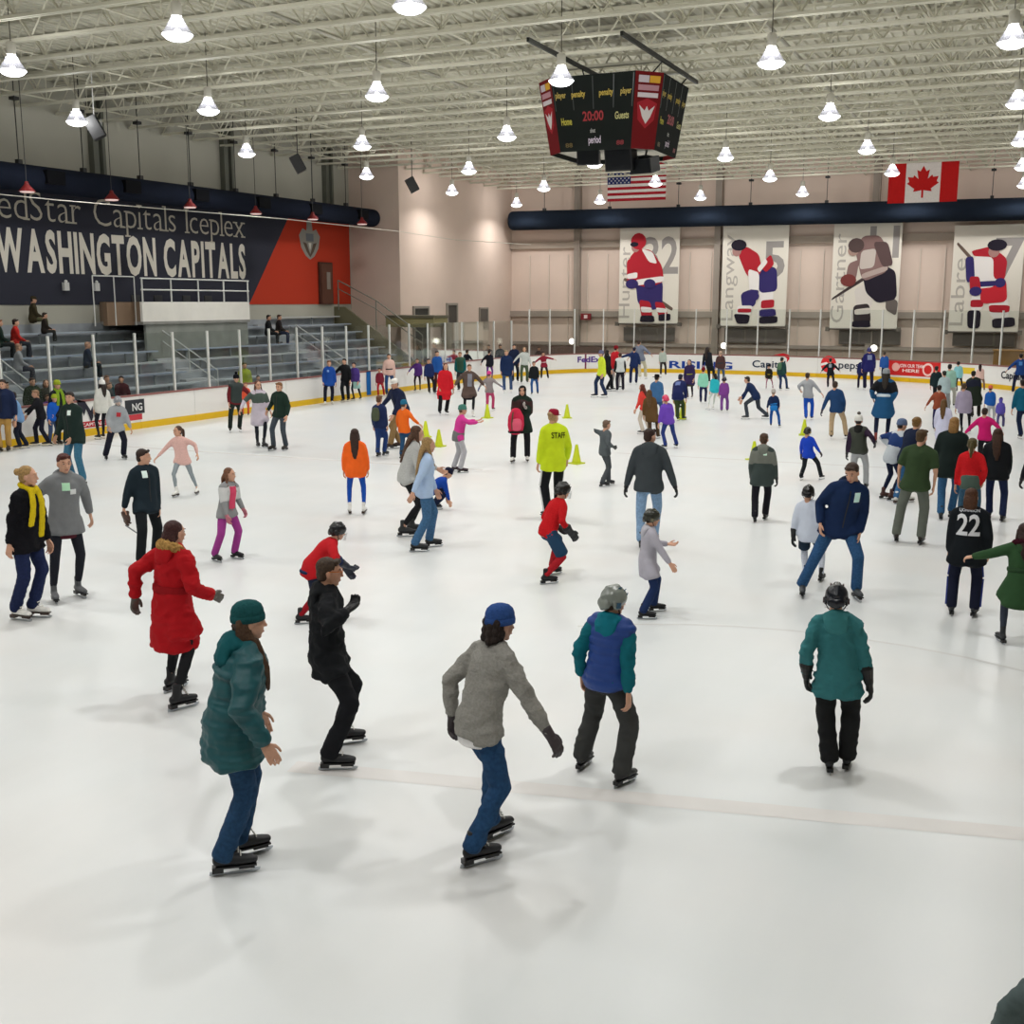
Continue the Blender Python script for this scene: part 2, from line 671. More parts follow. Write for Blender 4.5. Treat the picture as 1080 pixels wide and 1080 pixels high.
def person(label, feet, head, face=0, top='jacket:#223344', bot='trousers:#22252b', hair='short:#3a2a1e', hat=None, glove=None, skate='#17171b', L='down', R='down',
           lean=6, crouch=.035, hy=0, hp=4, build=1.0, h=None, hood=None, fur=None, patch=None, extra=(), skin=SKIN, sit=None, pos=None, cage=False, collar=None,
           hem=None, lift=(0, 0), toe=(8, 8), group='people skating on the rink', twist=0, stance=.10, cuff=None, hatcol2=None):
    global PEOPLE
    PEOPLE += 1
    rnd = random.Random(PEOPLE)
    # ---- place on the ground
    if pos is not None:
        root = V(pos)
        G = None
    else:
        G = [gz(*f) for f in feet]
        root = sum(G, V()) / len(G)
        if len(G) == 2:
            dd_ = V((root.x - CAM.x, root.y - CAM.y, 0)).normalized()
            mxs = .62 if root.length < 22 else .22
            for q in (0, 1):
                k_ = (G[q] - root).dot(dd_)
                G[q] = G[q] - dd_ * (k_ - max(-mxs / 2, min(mxs / 2, k_)))
        for _ in range(60):
            if boards_gap(root) > .55:
                break
            st = V((CAM.x - root.x, CAM.y - root.y, 0)).normalized() * .08
            G = [g + st for g in G]
            root = root + st
    dv = V((root.x, root.y, 0)) - V((CAM.x, CAM.y, 0))
    dist = dv.length
    dv.normalize()
    rt = V((dv.y, -dv.x, 0))
    fw = dv * cos(rad(face)) + rt * sin(rad(face))
    th = math.atan2(-fw.x, fw.y)
    Ri = M.Rotation(-th, 3, 'Z')
    loc = lambda p: Ri @ (V(p) - root)
    limg = Ri @ rt
    if head is not None:
        d = ray(*head)
        t = (V((root.x, root.y, 0)) - CAM).dot(dv) / d.dot(dv)
        hp3 = loc(CAM + d * t)
        ztop, lat = hp3.z, hp3.dot(limg)
    else:
        ztop, lat = h, 0.0
    def planept(px, py, dep, c):
        d = ray(px, py)
        cw = root + M.Rotation(th, 3, 'Z') @ c
        t = (cw - dv * dep - CAM).dot(dv) / d.dot(dv)
        return loc(CAM + d * t)
    X, Y, Z = V((1, 0, 0)), V((0, 1, 0)), V((0, 0, 1))
    s = (h / 1.77) if h else ztop / 1.72
    latfix = V()
    for it in range(4):
        hs = max(s, .3) ** .62
        ln = rad(lean)
        if G and len(G) == 2:
            F = [loc(g) for g in G]
            F.sort(key=lambda p: p.x)
            if abs(F[0].x - F[1].x) < .03 * s:
                F[0].x -= .06 * s
                F[1].x += .06 * s
        else:
            F = [V((-stance * s, .02 * s, 0)), V((stance * s, -.02 * s, 0))]
        for i in (0, 1):
            F[i] = F[i] + Z * lift[i]
        toes = [rad(toe[0]), -rad(toe[1])]
        ank = [F[i] + V((0, -.03 * s, .15 * s)) for i in (0, 1)]
        mid = (F[0] + F[1]) / 2
        if sit is not None:
            hip = V((0, -.42 * s, sit + .09 * s))
            F = [V((-.11 * s, 0, sit - .44 * s)), V((.11 * s, .03, sit - .44 * s))]
            ank = [F[i] + V((0, -.02 * s, .10 * s)) for i in (0, 1)]
        else:
            LL = .85 * s
            hip = V((mid.x, mid.y, 0)) + Y * (-.20 * sin(ln) * s - .25 * crouch * s) + latfix * .5
            zz = 9
            for i in (0, 1):
                o = V(((-1, 1)[i] * .095 * s, 0, 0))
                hd = (hip + o - ank[i])
                hd.z = 0
                r = LL * (1 - crouch)
                zz = min(zz, ank[i].z + math.sqrt(max(r * r - hd.length_squared, .04)))
            hip.z = zz
        up = (V((0, sin(ln), cos(ln))) + latfix * (.55 / (.75 * s))).normalized()
        neck = hip + up * (.50 * s)
        tw = M.Rotation(rad(twist), 3, up)
        SX = tw @ X
        SX = (SX - up * SX.dot(up)).normalized()
        SY = up.cross(SX)
        up2 = (up * .6 + Z * .6).normalized()
        nb = neck + up * .035 * s
        hc = nb + up2 * (.138 * hs) + SY * (.014 * s)
        top_z = hc.z + (.155 if hat else .125) * hs
        if it < 3:
            if not h:
                s *= max(.6, min(1.5, ztop / top_z))
            if head is not None:
                er = lat - hc.dot(limg)
                er = max(-.3 * s, min(.3 * s, er))
                latfix = latfix + limg * er
                if latfix.length > .45 * s:
                    latfix = latfix.normalized() * .45 * s
    HR = M.Rotation(-rad(hy), 3, 'Z') @ M.Rotation(-rad(hp) - ln * .3, 3, 'X')
    HM = M.Translation(hc) @ HR.to_4x4() @ M.Scale(hs, 4)
    px = (top_z) / dist * FPX
    lod = 0 if px > 150 else 1 if px > 62 else 2
    vox = max(.0105, min(.032, .0013 * dist)) if lod < 2 else max(.024, min(.034, .0009 * dist))
    near = lod == 0
    # ---- joints
    sh = [neck - SX * (.168 * s * build) - up * .045 * s, neck + SX * (.168 * s * build) - up * .045 * s]
    hj = [hip - X * .09 * s, hip + X * .09 * s]
    kn = []
    for i in (0, 1):
        fd = V((sin(-toes[i]), cos(toes[i]), 0)) if sit is None else Y + Z * .6
        k, _ = ik(hj[i], ank[i], .435 * s, .415 * s, fd + V(((-.12, .12)[i], 0, 0)))
        kn.append(k)
    el, wr = [], []
    for i, spec in ((0, L), (1, R)):
        sg = (-1, 1)[i]
        if isinstance(spec, tuple) and abs(spec[0]) + abs(spec[1]) > 20:
            tg = planept(spec[0], spec[1], spec[2] if len(spec) > 2 else 0, sh[i])
            tg = tg + (sh[i] - tg).normalized() * .07 * s
        else:
            a = ARMS[spec] if isinstance(spec, str) else spec
            tg = sh[i] + (SX * sg * a[0] + SY * a[1] * 1.0 + Z * a[2]) * s
            if isinstance(spec, str) and sit is None:
                tg += V((rnd.uniform(-.02, .02), rnd.uniform(-.03, .03), 0)) * s
        e, wv = ik(sh[i], tg, .285 * s, .255 * s, SX * sg * .45 - SY - Z * .25)
        el.append(e)
        wr.append(wv)
    o = thing('person', label, 'person', root, th, group)
    mats = {}
    tk, tc = top.split(':')[:2]
    bk, bc = bot.split(':')[:2]
    bare_arm = tk in ('tee', 'vesttop')
    bare_leg = bk in ('skirt', 'shorts') and len(bot.split(':')) < 3
    # ---- body (one continuous mesh)
    b = Blob()
    b.tube([hip - up * .05 * s, hip + up * .05 * s, hip + up * .22 * s, hip + up * .38 * s, neck - up * .02 * s], [(.135 * s, .10 * s), (.135 * s, .10 * s), (.115 * s, .085 * s), (.135 * s, .10 * s), (.09 * s, .06 * s)], SX)
    b.tube([neck - up * .04 * s, nb + up2 * .03 * hs, hc - up2 * .05 * hs], [.052 * hs, .050 * hs, .048 * hs])
    b.tube([sh[0], neck - up * .005 * s, sh[1]], [.045 * s, .058 * s, .045 * s])
    for i in (0, 1):
        b.tube([sh[i], el[i], wr[i] + (el[i] - wr[i]) * .5, wr[i]], [.046 * s, .036 * s, .032 * s, .023 * s])
        b.tube([hj[i], hj[i].lerp(kn[i], .5), kn[i], kn[i].lerp(ank[i], .35), ank[i]], [.076 * s, .066 * s, .050 * s, .048 * s, .034 * s])
        if sit is None or True:
            b.tube([ank[i] - Z * .02 * s, F[i] + V((0, .08 * s, .095 * s))], [.030 * s, .026 * s])
    ex = [transformed(template('head', lod)[0], HM)]
    HMs = []
    for i in (0, 1):
        z = -(wr[i] - el[i]).normalized()
        y = SY + Z * .25
        y = (y - z * y.dot(z))
        if y.length < .15:
            y = SX - z * SX.dot(z)
        y.normalize()
        x = y.cross(z)
        R3 = M((x, y, z)).transposed().to_4x4()
        mx = M.Translation(wr[i]) @ R3 @ M.Scale(s ** .85 * (1.0 if lod < 2 else 1.1), 4)
        if i == 0:
            mx = mx @ M.Scale(-1, 4, X)
        HMs.append(mx)
        if not glove:
            ex.append(transformed(template('hand', lod)[0], mx))
    bm = b.fuse(max(vox, .011), 2, ex)
    link('body', bm, o, mat(skin, 'skin'))
    for e in ex:
        bpy.data.meshes.remove(e)
    if glove:
        for i in (0, 1):
            gm = transformed(template('glove', lod)[0], HMs[i] @ M.Scale(1.32 if glove.startswith('hockey') else 1.0, 4))
            gl = link('glove', gm, o, mat(glove.split(':')[-1], 'leather'))
            bb = Blob()
            dd = (el[i] - wr[i]).normalized()
            if glove.startswith('hockey'):
                bb.tube([wr[i] - dd * .065 * s, wr[i] - dd * .03 * s, wr[i] + dd * .02 * s, wr[i] + dd * .11 * s], [(.050 * s, .030 * s), (.058 * s, .042 * s), (.056 * s, .05 * s), (.076 * s, .068 * s)], SY, n=12)
            else:
                bb.tube([wr[i] - dd * .02 * s, wr[i] + dd * .05 * s], [.034 * s, .038 * s], n=10)
            link('glove_cuff', bb.raw(), gl, mat(glove.split(':')[-1], 'leather'))
    # ---- trousers / skirt
    ap = ank
    w = {'trousers': (.096, .078, .074, .072), 'jeans': (.094, .074, .068, .070), 'leggings': (.084, .060, .056, .042), 'snow': (.104, .090, .088, .084), 'shorts': (.112, .112, 0, 0), 'skirt': (.0, 0, 0, 0)}[bk]
    if bk == 'skirt':
        b = Blob()
        b.tube([hip + up * .14 * s, hip, hip - Z * .18 * s, hip - Z * .36 * s], [(.14 * s, .11 * s), (.165 * s, .13 * s), (.20 * s, .17 * s), (.23 * s, .20 * s)], X, 14, .25)
        link('skirt', b.fuse(vox, 2), o, mat(bc, 'fabric'))
        legc = bot.split(':')[2] if len(bot.split(':')) > 2 else None
        if legc:
            b = Blob()
            for i in (0, 1):
                b.tube([hj[i], hj[i].lerp(kn[i], .5), kn[i], kn[i].lerp(ank[i], .35), ank[i]], [q * s for q in (.085, .074, .057, .055, .042)])
            b.ball(hip, (.15 * s, .11 * s, .1 * s))
            link('tights', b.fuse(vox, 2), o, mat(legc, 'fabric'))
    else:
        b = Blob()
        wb = build * s
        b.tube([hip + up * .13 * s, hip + up * .02 * s, hip - Z * .07 * s], [(.140 * wb, .108 * wb), (.150 * wb, .118 * wb), (.130 * wb, .105 * wb)], X, 14)
        for i in (0, 1):
            if bk == 'shorts':
                b.tube([hj[i], hj[i].lerp(kn[i], .5), hj[i].lerp(kn[i], .92)], [w[0] * s, w[0] * s, w[1] * s], X, 12, .4)
            else:
                end = ank[i] + (kn[i] - ank[i]).normalized() * (-.02 if bk != 'leggings' else .05) * s
                b.tube([hj[i].lerp(hip, .1), hj[i].lerp(kn[i], .45), kn[i], kn[i].lerp(end, .4), end], [w[0] * .93 * s, (w[0] * .6 + w[1] * .4) * s, w[1] * s, w[2] * s, w[3] * s], X, 12, .5)
        tm = b.fuse(vox, 3)
        if near:
            crumple(tm, .022 * s if bk != 'leggings' else .008 * s, 6.5 / s, PEOPLE, (1.2, 1.2, 1.6))
        link('trousers' if bk != 'shorts' else 'shorts', tm, o, mat(bc, 'denim' if bk == 'jeans' else 'fabric'))
        if bk == 'shorts' and len(bot.split(':')) > 2:
            for i in (0, 1):
                b = Blob()
                b.tube([hj[i].lerp(kn[i], .85), kn[i], kn[i].lerp(ank[i], .4), ank[i]], [.066 * s, .066 * s, .066 * s, .05 * s], X, 12, .5)
                link('sock', b.fuse(vox, 2), o, mat(bot.split(':')[2], 'knit'))
    # ---- upper garment
    puff = {'jacket': .012, 'puffer': .024, 'hoodie': .012, 'sweater': .006, 'coat': .016, 'parka': .02, 'tee': .004, 'jersey': .02, 'vest': .014, 'dress': .008, 'shirt': .006}[tk]
    wb = build * s
    p = puff * s
    legdir = ((kn[0] + kn[1]) / 2 - hip)
    legdir.z = min(legdir.z, -.15)
    dn = (-up * .5 - Z * .6 + legdir.normalized() * .5).normalized()
    hang = {'jacket': .10, 'puffer': .14, 'hoodie': .10, 'sweater': .06, 'coat': .38, 'parka': .36, 'tee': .10, 'jersey': .16, 'vest': .05, 'dress': .34, 'shirt': .10}[tk] if hem is None else hem
    fl = 1.0 + (.28 if tk in ('coat', 'parka', 'dress') else .10 if tk in ('puffer', 'jersey', 'tee') else 0) * (hang / .38 if tk in ('coat', 'parka', 'dress') else 1)
    pts = [hip + dn * hang * s]
    rr = [(.172 * wb * fl + p, .140 * wb * fl + p)]
    if hang > .2:
        pts.append(hip + dn * hang * .5 * s)
        rr.append((.174 * wb * (1 + (fl - 1) * .5) + p, .142 * wb * (1 + (fl - 1) * .5) + p))
    pts += [hip + up * .03 * s, hip + up * .20 * s, hip + up * .36 * s, hip + up * .45 * s, neck + up * .0 * s, nb + up * .01 * s]
    rr += [(.170 * wb + p, .138 * wb + p), (.156 * wb + p, .122 * wb + p), (.168 * wb + p, .130 * wb + p), (.158 * wb + p, .112 * wb + p), (.105 * wb + p, .082 * wb + p), (.064 * hs + p * .4, .066 * hs + p * .4)]
    b = Blob()
    b.tube(pts, rr, SX, 18, .22)
    b.tube([sh[0] + up * .002 * s, neck.lerp(sh[0], .45) + up * .016 * s, neck + up * .012 * s, neck.lerp(sh[1], .45) + up * .016 * s, sh[1] + up * .002 * s], [.058 * s + p, .066 * s + p, .074 * s + p * .6, .066 * s + p, .058 * s + p], up, 12)
    for i in (0, 1):
        if hang > .03:
            e0 = hj[i] + (kn[i] - hj[i]).normalized() * min(hang + .02, .30) * s
            b.tube([hj[i] + up * .04 * s, hj[i], e0], [.085 * wb + p, .104 * wb + p, (.108 if hang < .2 else .128) * wb * (fl ** .5) + p], X, 14, .15)
    if tk not in ('vest',):
        sl = .36 if tk == 'tee' else 1.0
        for i in (0, 1):
            if sl < 1:
                b.tube([sh[i] + up * .0, sh[i].lerp(el[i], .8)], [.072 * s, .066 * s], X, 12, .3)
            else:
                bare = len(top.split(':')) > 2 and 'short' in top
                en = wr[i] + (el[i] - wr[i]).normalized() * (.015 * s)
                b.tube([sh[i] - SX * (-1, 1)[i] * .01 * s, sh[i].lerp(el[i], .5), el[i], el[i].lerp(en, .5), en], [.066 * s + p, .060 * s + p, .052 * s + p, .047 * s + p * .9, .038 * s + p * .7], X, 12, .4)
    jm = b.fuse(vox, 3)
    if near:
        if tk == 'puffer':
            crumple(jm, .026 * s, 13 / s, PEOPLE, (.25, .25, 1.5))
            crumple(jm, .026 * s, 6 / s, PEOPLE + 3)
        else:
            crumple(jm, (.042 if tk != 'sweater' else .030) * s, 7 / s, PEOPLE, (1, 1, 1.4))
            crumple(jm, .010 * s, 19 / s, PEOPLE, (1, 1, 1.6))
    kindm = {'puffer': 'puffer', 'sweater': 'knit', 'vest': 'puffer'}.get(tk, 'fabric')
    nm = {'puffer': 'puffer_jacket', 'tee': 'shirt', 'vest': 'vest'}.get(tk, tk)
    jo = link(nm, jm, o, mat(tc, kindm))
    tree = [None]
    def bvh():
        if tree[0] is None:
            tree[0] = BVHTree.FromPolygons([v.co.copy() for v in jm.vertices], [list(q.vertices) for q in jm.polygons])
        return tree[0]
    def decal(name, verts, faces, center, ax, mt, parent=jo, back=False, off=.011):
        """verts: 2D, laid on the chest (or back) of the garment"""
        n = (-SY if back else SY)
        bm = bmesh.new()
        bvs = [bm.verts.new((x, y, 0)) for x, y in verts]
        for f in faces:
            try:
                bm.faces.new([bvs[i] for i in f])
            except ValueError:
                pass
        bmesh.ops.triangulate(bm, faces=bm.faces[:])
        for _ in range(3):
            le = [e for e in bm.edges if e.calc_length() > .05 * s]
            if not le:
                break
            bmesh.ops.subdivide_edges(bm, edges=le, cuts=1)
            bmesh.ops.triangulate(bm, faces=bm.faces[:])
        bm.verts.index_update()
        verts = [(v.co.x, v.co.y) for v in bm.verts]
        fcs = [[v.index for v in f.verts] for f in bm.faces]
        bm.free()
        xa = SX if back else -SX
        vv = []
        for x, y in verts:
            q = center + xa * x + up * y
            hit = bvh().ray_cast(q + n * .6, -n)
            vv.append(tuple((hit[0] if hit[0] is not None else q + n * .14 * s) + n * off))
        me = bpy.data.meshes.new(name)
        me.from_pydata(vv, [], fcs)
        me.update()
        return link(name, me, parent, mt)
    def grid2(wd, hh, n=4):
        vs = [(-wd / 2 + wd * i / n, -hh / 2 + hh * j / n) for j in range(n + 1) for i in range(n + 1)]
        fs = [[j * (n + 1) + i, j * (n + 1) + i + 1, (j + 1) * (n + 1) + i + 1, (j + 1) * (n + 1) + i] for j in range(n) for i in range(n)]
        return vs, fs
    chest = hip + up * .36 * s
    def text(t, size, cx, cy, col, back, width=None):
        vs, fs = text_verts(t, 1, .02)
        sc = (width / (vs[:, 0].max() - vs[:, 0].min())) if width else size
        vs = vs * np.array([sc, size])
        vs[:, 0] -= (vs[:, 0].max() + vs[:, 0].min()) / 2
        vs[:, 1] -= (vs[:, 1].max() + vs[:, 1].min()) / 2
        decal('lettering', [(x + cx, y + cy) for x, y in vs], fs, chest, X, mat(col, 'print'), back=back)
    if patch:
        for side, cx, cy, wd, hh, col in patch:
            vs, fs = grid2(wd * s, hh * s)
            decal('badge', [(x + cx * s, y + cy * s) for x, y in vs], fs, chest, X, mat(col, 'print'), back=(side == 'b'))
    if tk in ('jacket', 'puffer', 'parka', 'coat') and lod < 2 and 100 < face % 360 < 260 and not any(e.startswith(('zip', 'open', 'scarf')) for e in extra):
        vs, fs = grid2(.014 * s, .46 * s, 8)
        decal('zip', [(x, y - .10 * s) for x, y in vs], fs, chest, X, mat('#0c0d10', 'plastic'))
    # ---- skates
    fh = F
    for i in (0, 1):
        boot, sole, blade, laces = skate_template(lod)
        sk = link('skate', boot, o, mat(skate, 'leather'))
        sk.matrix_local = M.Translation(F[i]) @ M.Rotation(toes[i], 4, 'Z') @ M.Rotation(-rad(25) if lift[i] > .04 else 0, 4, 'X') @ M.Scale(s * (1.0 if s > .8 else 1.05), 4)
        if sit is not None or pos is not None and 'stand' in extra:
            if 'shoes' in extra:
                sk.name = 'shoe'
                sk.matrix_local = sk.matrix_local @ M.Translation((0, 0, -.05 if sit is None else -.06))
                continue
        link('blade', blade, sk, mat('#b9bec4', 'steel'))
        if lod < 2:
            link('sole', sole, sk, mat('#0c0c0e' if skate[1] < '8' else '#3a2a22', 'plastic'))
        if near:
            link('laces', laces, sk, mat('#c9c6be' if skate[1] < '8' else '#e8e6e0', 'fabric'))
    # ---- hair and hats
    hk, hcx = hair.split(':')[:2] if hair else (None, None)
    if hk:
        hm = mat(hcx, 'hair')
        if hk == 'bald':
            pass
        else:
            capk = hk if hk in ('short', 'curly', 'bun') else 'long'
            if hat and capk == 'short':
                pass
            ho = link('hair', hair_cap(capk, lod), o, hm)
            sc = .94 if hat else 1.0
            ho.matrix_local = HM @ M.Scale(sc, 4)
            if hk in ('long', 'pony', 'longer', 'bob', 'front'):
                b = Blob()
                H3 = lambda q: HM @ V(q)
                bd = hip + up * (.30 if hk != 'longer' else .2) * s - SY * (.135 * wb + p)
                n0 = neck - SY * (.10 * wb + p * .5) + up * .03 * s
                if hk == 'pony':
                    b.tube([H3((0, -.10, .05)), H3((0, -.145, .03)), H3((0, -.15, -.06)), H3((0, -.13, -.17)), H3((0, -.115, -.25))], [.018 * hs, .03 * hs, .036 * hs, .03 * hs, .012 * hs], X)
                elif hk == 'front':
                    for q in (-1, 1):
                        b.tube([H3((q * .066, -.05, .03)), H3((q * .078, -.045, -.07)), neck + SX * q * .090 * s + SY * (.035 * wb) + up * .055 * s, neck + SX * q * .115 * s + SY * (.09 * wb + p) - up * .09 * s, neck + SX * q * .11 * s + SY * (.13 * wb + p) - up * .22 * s],
                               [(.018 * hs, .055 * hs), (.020 * hs, .055 * hs), (.022 * hs, .042 * hs), (.018 * hs, .032 * hs), (.008 * hs, .014 * hs)], HR @ X)
                elif hk == 'bob':
                    b.tube([H3((0, -.06, .02)), H3((0, -.075, -.06)), H3((0, -.07, -.13))], [(.08 * hs, .05 * hs), (.092 * hs, .052 * hs), (.085 * hs, .045 * hs)], HR @ X)
                else:
                    b.tube([H3((0, -.05, .03)), H3((0, -.085, -.06)), n0, n0.lerp(bd, .55), bd], [(.078 * hs, .05 * hs), (.090 * hs, .046 * hs), (.088 * hs, .036 * hs), (.075 * hs, .028 * hs), (.035 * hs, .016 * hs)], SX)
                    for q in (-1, 1):
                        b.tube([H3((q * .072, -.02, .04)), H3((q * .082, -.01, -.06)), neck + SX * q * .09 * s + SY * .03 * s + up * .05 * s, neck + SX * q * .10 * s + SY * (.10 * wb + p) - up * .13 * s],
                               [(.02 * hs, .035 * hs), (.022 * hs, .035 * hs), (.02 * hs, .03 * hs), (.012 * hs, .018 * hs)], HR @ X)
                lm = b.fuse(max(vox * .8, .009), 2)
                if near:
                    crumple(lm, .012, 26, 5, (1, 1, .22))
                hl = link('hair_length', lm, ho, hm)
                hl.matrix_local = (HM @ M.Scale(sc, 4)).inverted()
    if hat:
        q = hat.split(':')
        hk2, hc2 = q[0], q[1]
        c2 = q[2] if len(q) > 2 else hc2
        if hk2 in ('beanie', 'pom'):
            d0, c0 = hat_template('beanie', lod)
            ho = link('beanie', d0, o, mat(hc2, 'knit'))
            ho.matrix_local = HM @ M.Rotation(rad(7), 4, 'X')
            link('cuff', c0, ho, mat(c2 if hk2 != 'pom' else hc2, 'knit'))
            if hk2 == 'pom':
                b = Blob()
                b.ball((0, -.012, .178), (.042, .042, .040), n=12)
                pm = b.raw()
                pm.polygons.foreach_set('use_smooth', [True] * len(pm.polygons))
                link('pompom', pm, ho, mat(c2, 'fur'))
        elif hk2 == 'helmet':
            shell, vents, cg, strap = hat_template('helmet', lod)
            ho = link('helmet', shell, o, mat(hc2, 'gloss'))
            ho.matrix_local = HM
            link('vent', vents, ho, mat(c2 if c2 != hc2 else '#08080a', 'plastic'))
            if lod < 2:
                link('chin_strap', strap, ho, mat('#151517', 'fabric'))
                if cage:
                    link('cage', cg, ho, mat('#cfd3d6', 'steel'))
        elif hk2 == 'cap':
            d0, pk = hat_template('cap', lod)
            ho = link('cap', d0, o, mat(hc2, 'fabric'))
            ho.matrix_local = HM
            link('peak', pk, ho, mat(c2, 'fabric'))
        elif hk2 == 'brim':
            d0, pk = hat_template('brim', lod)
            ho = link('hat', d0, o, mat(hc2, 'fabric'))
            ho.matrix_local = HM
            link('brim', pk, ho, mat(c2, 'fabric'))
        elif hk2 == 'hoodup':
            b = Blob()
            b.ball(hc - SY * .02 * hs + Z * .02 * hs, (.098 * hs, .102 * hs, .115 * hs), HR, 16)
            b.tube([hc - SY * .05 * hs - up2 * .06 * hs, neck - SY * .03 * s], [(.09 * hs, .07 * hs), (.11 * s, .08 * s)], SX)
            link('hood', b.fuse(max(vox, .012), 2), o, mat(hc2, 'fabric'))
    if hood or fur:
        b = Blob()
        R0 = .098 * wb + p * .6
        arc = []
        for a in (-75, -45, -15, 15, 45, 75):
            A = rad(a)
            k = abs(a) / 75
            arc.append(neck + SX * (R0 * 1.12 * sin(A)) - SY * (R0 * 1.0 * cos(A)) + up * (.045 - .02 * k + .02 * (1 - k)) * s + SY * .03 * s)
        rads2 = [(.024 * s, .03 * s), (.038 * s, .046 * s), (.048 * s, .056 * s), (.048 * s, .056 * s), (.038 * s, .046 * s), (.024 * s, .03 * s)]
        b.tube(arc, rads2, up)
        c = neck - SY * (R0 * .95) - up * .03 * s
        b.tube([c + up * .05 * s, c - up * .05 * s - SY * .01 * s, c - up * .11 * s], [(.115 * wb, .045 * s), (.10 * wb, .05 * s), (.05 * wb, .03 * s)], SX)
        hm2 = b.fuse(max(vox, .012), 2)
        if near:
            crumple(hm2, .02 * s, 12, PEOPLE)
        hd = link('hood', hm2, o, mat(hood or tc, 'fabric'))
        if fur:
            b = Blob()
            b.tube([q - SY * .02 * s + up * .015 * s for q in arc], [.04 * s, .05 * s, .056 * s, .056 * s, .05 * s, .04 * s], up, 14)
            fm = b.fuse(max(vox * .7, .009), 0)
            crumple(fm, .035 * s, 40, 1)
            link('fur_trim', fm, hd, mat(fur, 'fur'))
    elif tk in ('jacket', 'puffer', 'coat', 'parka', 'shirt', 'sweater', 'vest') and lod < 2:
        b = Blob()
        b.tube([nb - up * .02 * s, nb + up * .034 * s], [(.082 * hs, .080 * hs), (.070 * hs, .072 * hs)], SX, 16, .1)
        link('collar', b.fuse(max(vox, .011), 1), o, mat(collar or tc, kindm))
    if cuff:
        # short hem showing under the garment
        b = Blob()
        e = hip + dn * (hang + .055) * s
        b.tube([hip + dn * (hang * .5) * s, e], [(.158 * wb, .128 * wb), (.160 * wb, .130 * wb)], SX, 16, .1)
        link('shirt_hem', b.fuse(vox, 1), o, mat(cuff, 'fabric'))
    # ---- face
    if px > 58:
        eye, brow, mouth = face_template()
        for q in (-1, 1):
            if px > 90:
                e0 = link('eye', eye, o, mat('#c9beb4', 'gloss'))
                e0.matrix_local = HM @ M.Translation((q * .030, .0755, .018)) @ M.Rotation(-pi / 2, 4, 'X') @ M.Diagonal((1.15, .62, 1, 1))
                e1 = link('iris', eye, e0, mat('#1d120c', 'gloss'))
                e1.matrix_local = M.Translation((0, 0, .0035)) @ M.Diagonal((.62, .95, .7, 1))
            else:
                e0 = link('eye', eye, o, mat('#1d120c', 'gloss'))
                e0.matrix_local = HM @ M.Translation((q * .031, .0745, .018)) @ M.Rotation(-pi / 2, 4, 'X') @ M.Scale(1.2, 4)
            e0 = link('eyebrow', brow, o, mat(hcx or '#2a1c14', 'hair'))
            e0.matrix_local = HM @ M.Translation((q * .033, .0835, .040)) @ M.Scale(q, 4, X)
        e0 = link('mouth', mouth, o, mat('#9c5148', 'skin'))
        e0.matrix_local = HM @ M.Translation((0, .0935, -.055)) @ M.Scale(.95, 4)
    # ---- extras
    for e in extra:
        if e.startswith('scarf'):
            c = e.split(':')[1]
            b = Blob()
            ring = [neck + SX * (.075 * s * cos(a)) + SY * (.075 * s * sin(a) + .01) + up * (.05 - .025 * sin(a)) * s for a in [rad(k) for k in range(-90, 271, 30)]]
            b.tube(ring, [(.036 * s, .042 * s)] * len(ring), up)
            for q, l in ((-1, .50), (1, .36)):
                f0 = SY * (.128 * wb + p)
                a0 = neck + SX * q * .055 * s + SY * .09 * s + up * .02 * s
                b.tube([a0, neck + SX * q * .075 * s + f0 - up * .10 * s, neck + SX * q * .085 * s + f0 * 1.08 - up * .25 * s, neck + SX * q * .095 * s + f0 * 1.02 - up * l * s],
                       [(.045 * s, .02 * s), (.05 * s, .018 * s), (.052 * s, .016 * s), (.05 * s, .015 * s)], SX)
            sm = b.fuse(.011, 2)
            crumple(sm, .012, 26, 2, (1.5, 1.5, .3))
            link('scarf', sm, o, mat(c, 'knit'))
        elif e.startswith('glasses'):
            m = MB()
            for q in (-1, 1):
                m.prism([(-.024, -.016), (-.024, .012), (.022, .014), (.022, -.014)], lambda x, y: (q * .033 + x * q, .098, .018 + y), (0, .005, 0))
                m.bar((q * .056, .097, .026), (q * .080, -.01, .020), .003, 5)
            m.bar((-.01, .101, .024), (.01, .101, .024), .003, 5)
            g = m.build('glasses', mat(e.split(':')[1], 'gloss'), o)
            g.matrix_local = HM
        elif e.startswith('text'):
            _, t, cx, cy, hh, wd, col, sd = e.split(':')
            text(t, float(hh) * s, float(cx) * s, float(cy) * s, col, sd == 'b', float(wd) * s)
        elif e.startswith('stripe'):
            c = e.split(':')[1]
            for i in (0, 1):
                q = (-1, 1)[i]
                m = MB()
                off = V((q * (w[0] + .004) * s, 0, 0))
                for a, c2, r0, r1 in ((hj[i], kn[i], w[0], w[1]), (kn[i], ank[i], w[1], w[3])):
                    m.bar(a + V((q * r0 * .9 * s, 0, -.03 * s)), c2 + V((q * r1 * .9 * s, 0, 0)), .022 * s, 6)
                m.build('side_stripe', mat(c, 'fabric'), o)
        elif e.startswith('yoke'):
            # contrasting upper panel over shoulders
            b = Blob()
            c = e.split(':')[1]
            b.tube(pts[-5:-1], [(a + .006 * s, q + .006 * s) for a, q in rr[-5:-1]], SX, 18, .15)
            for i in (0, 1):
                b.tube([sh[i] - SX * (-1, 1)[i] * .01 * s, sh[i].lerp(el[i], .5), el[i]], [.070 * s + p, .064 * s + p, .056 * s + p], X, 12, .3)
            link('yoke', b.fuse(vox, 3), jo, mat(c, kindm))
        elif e.startswith('vest'):
            c = e.split(':')[1]
            b = Blob()
            k0 = 1 if hang > .2 else 0
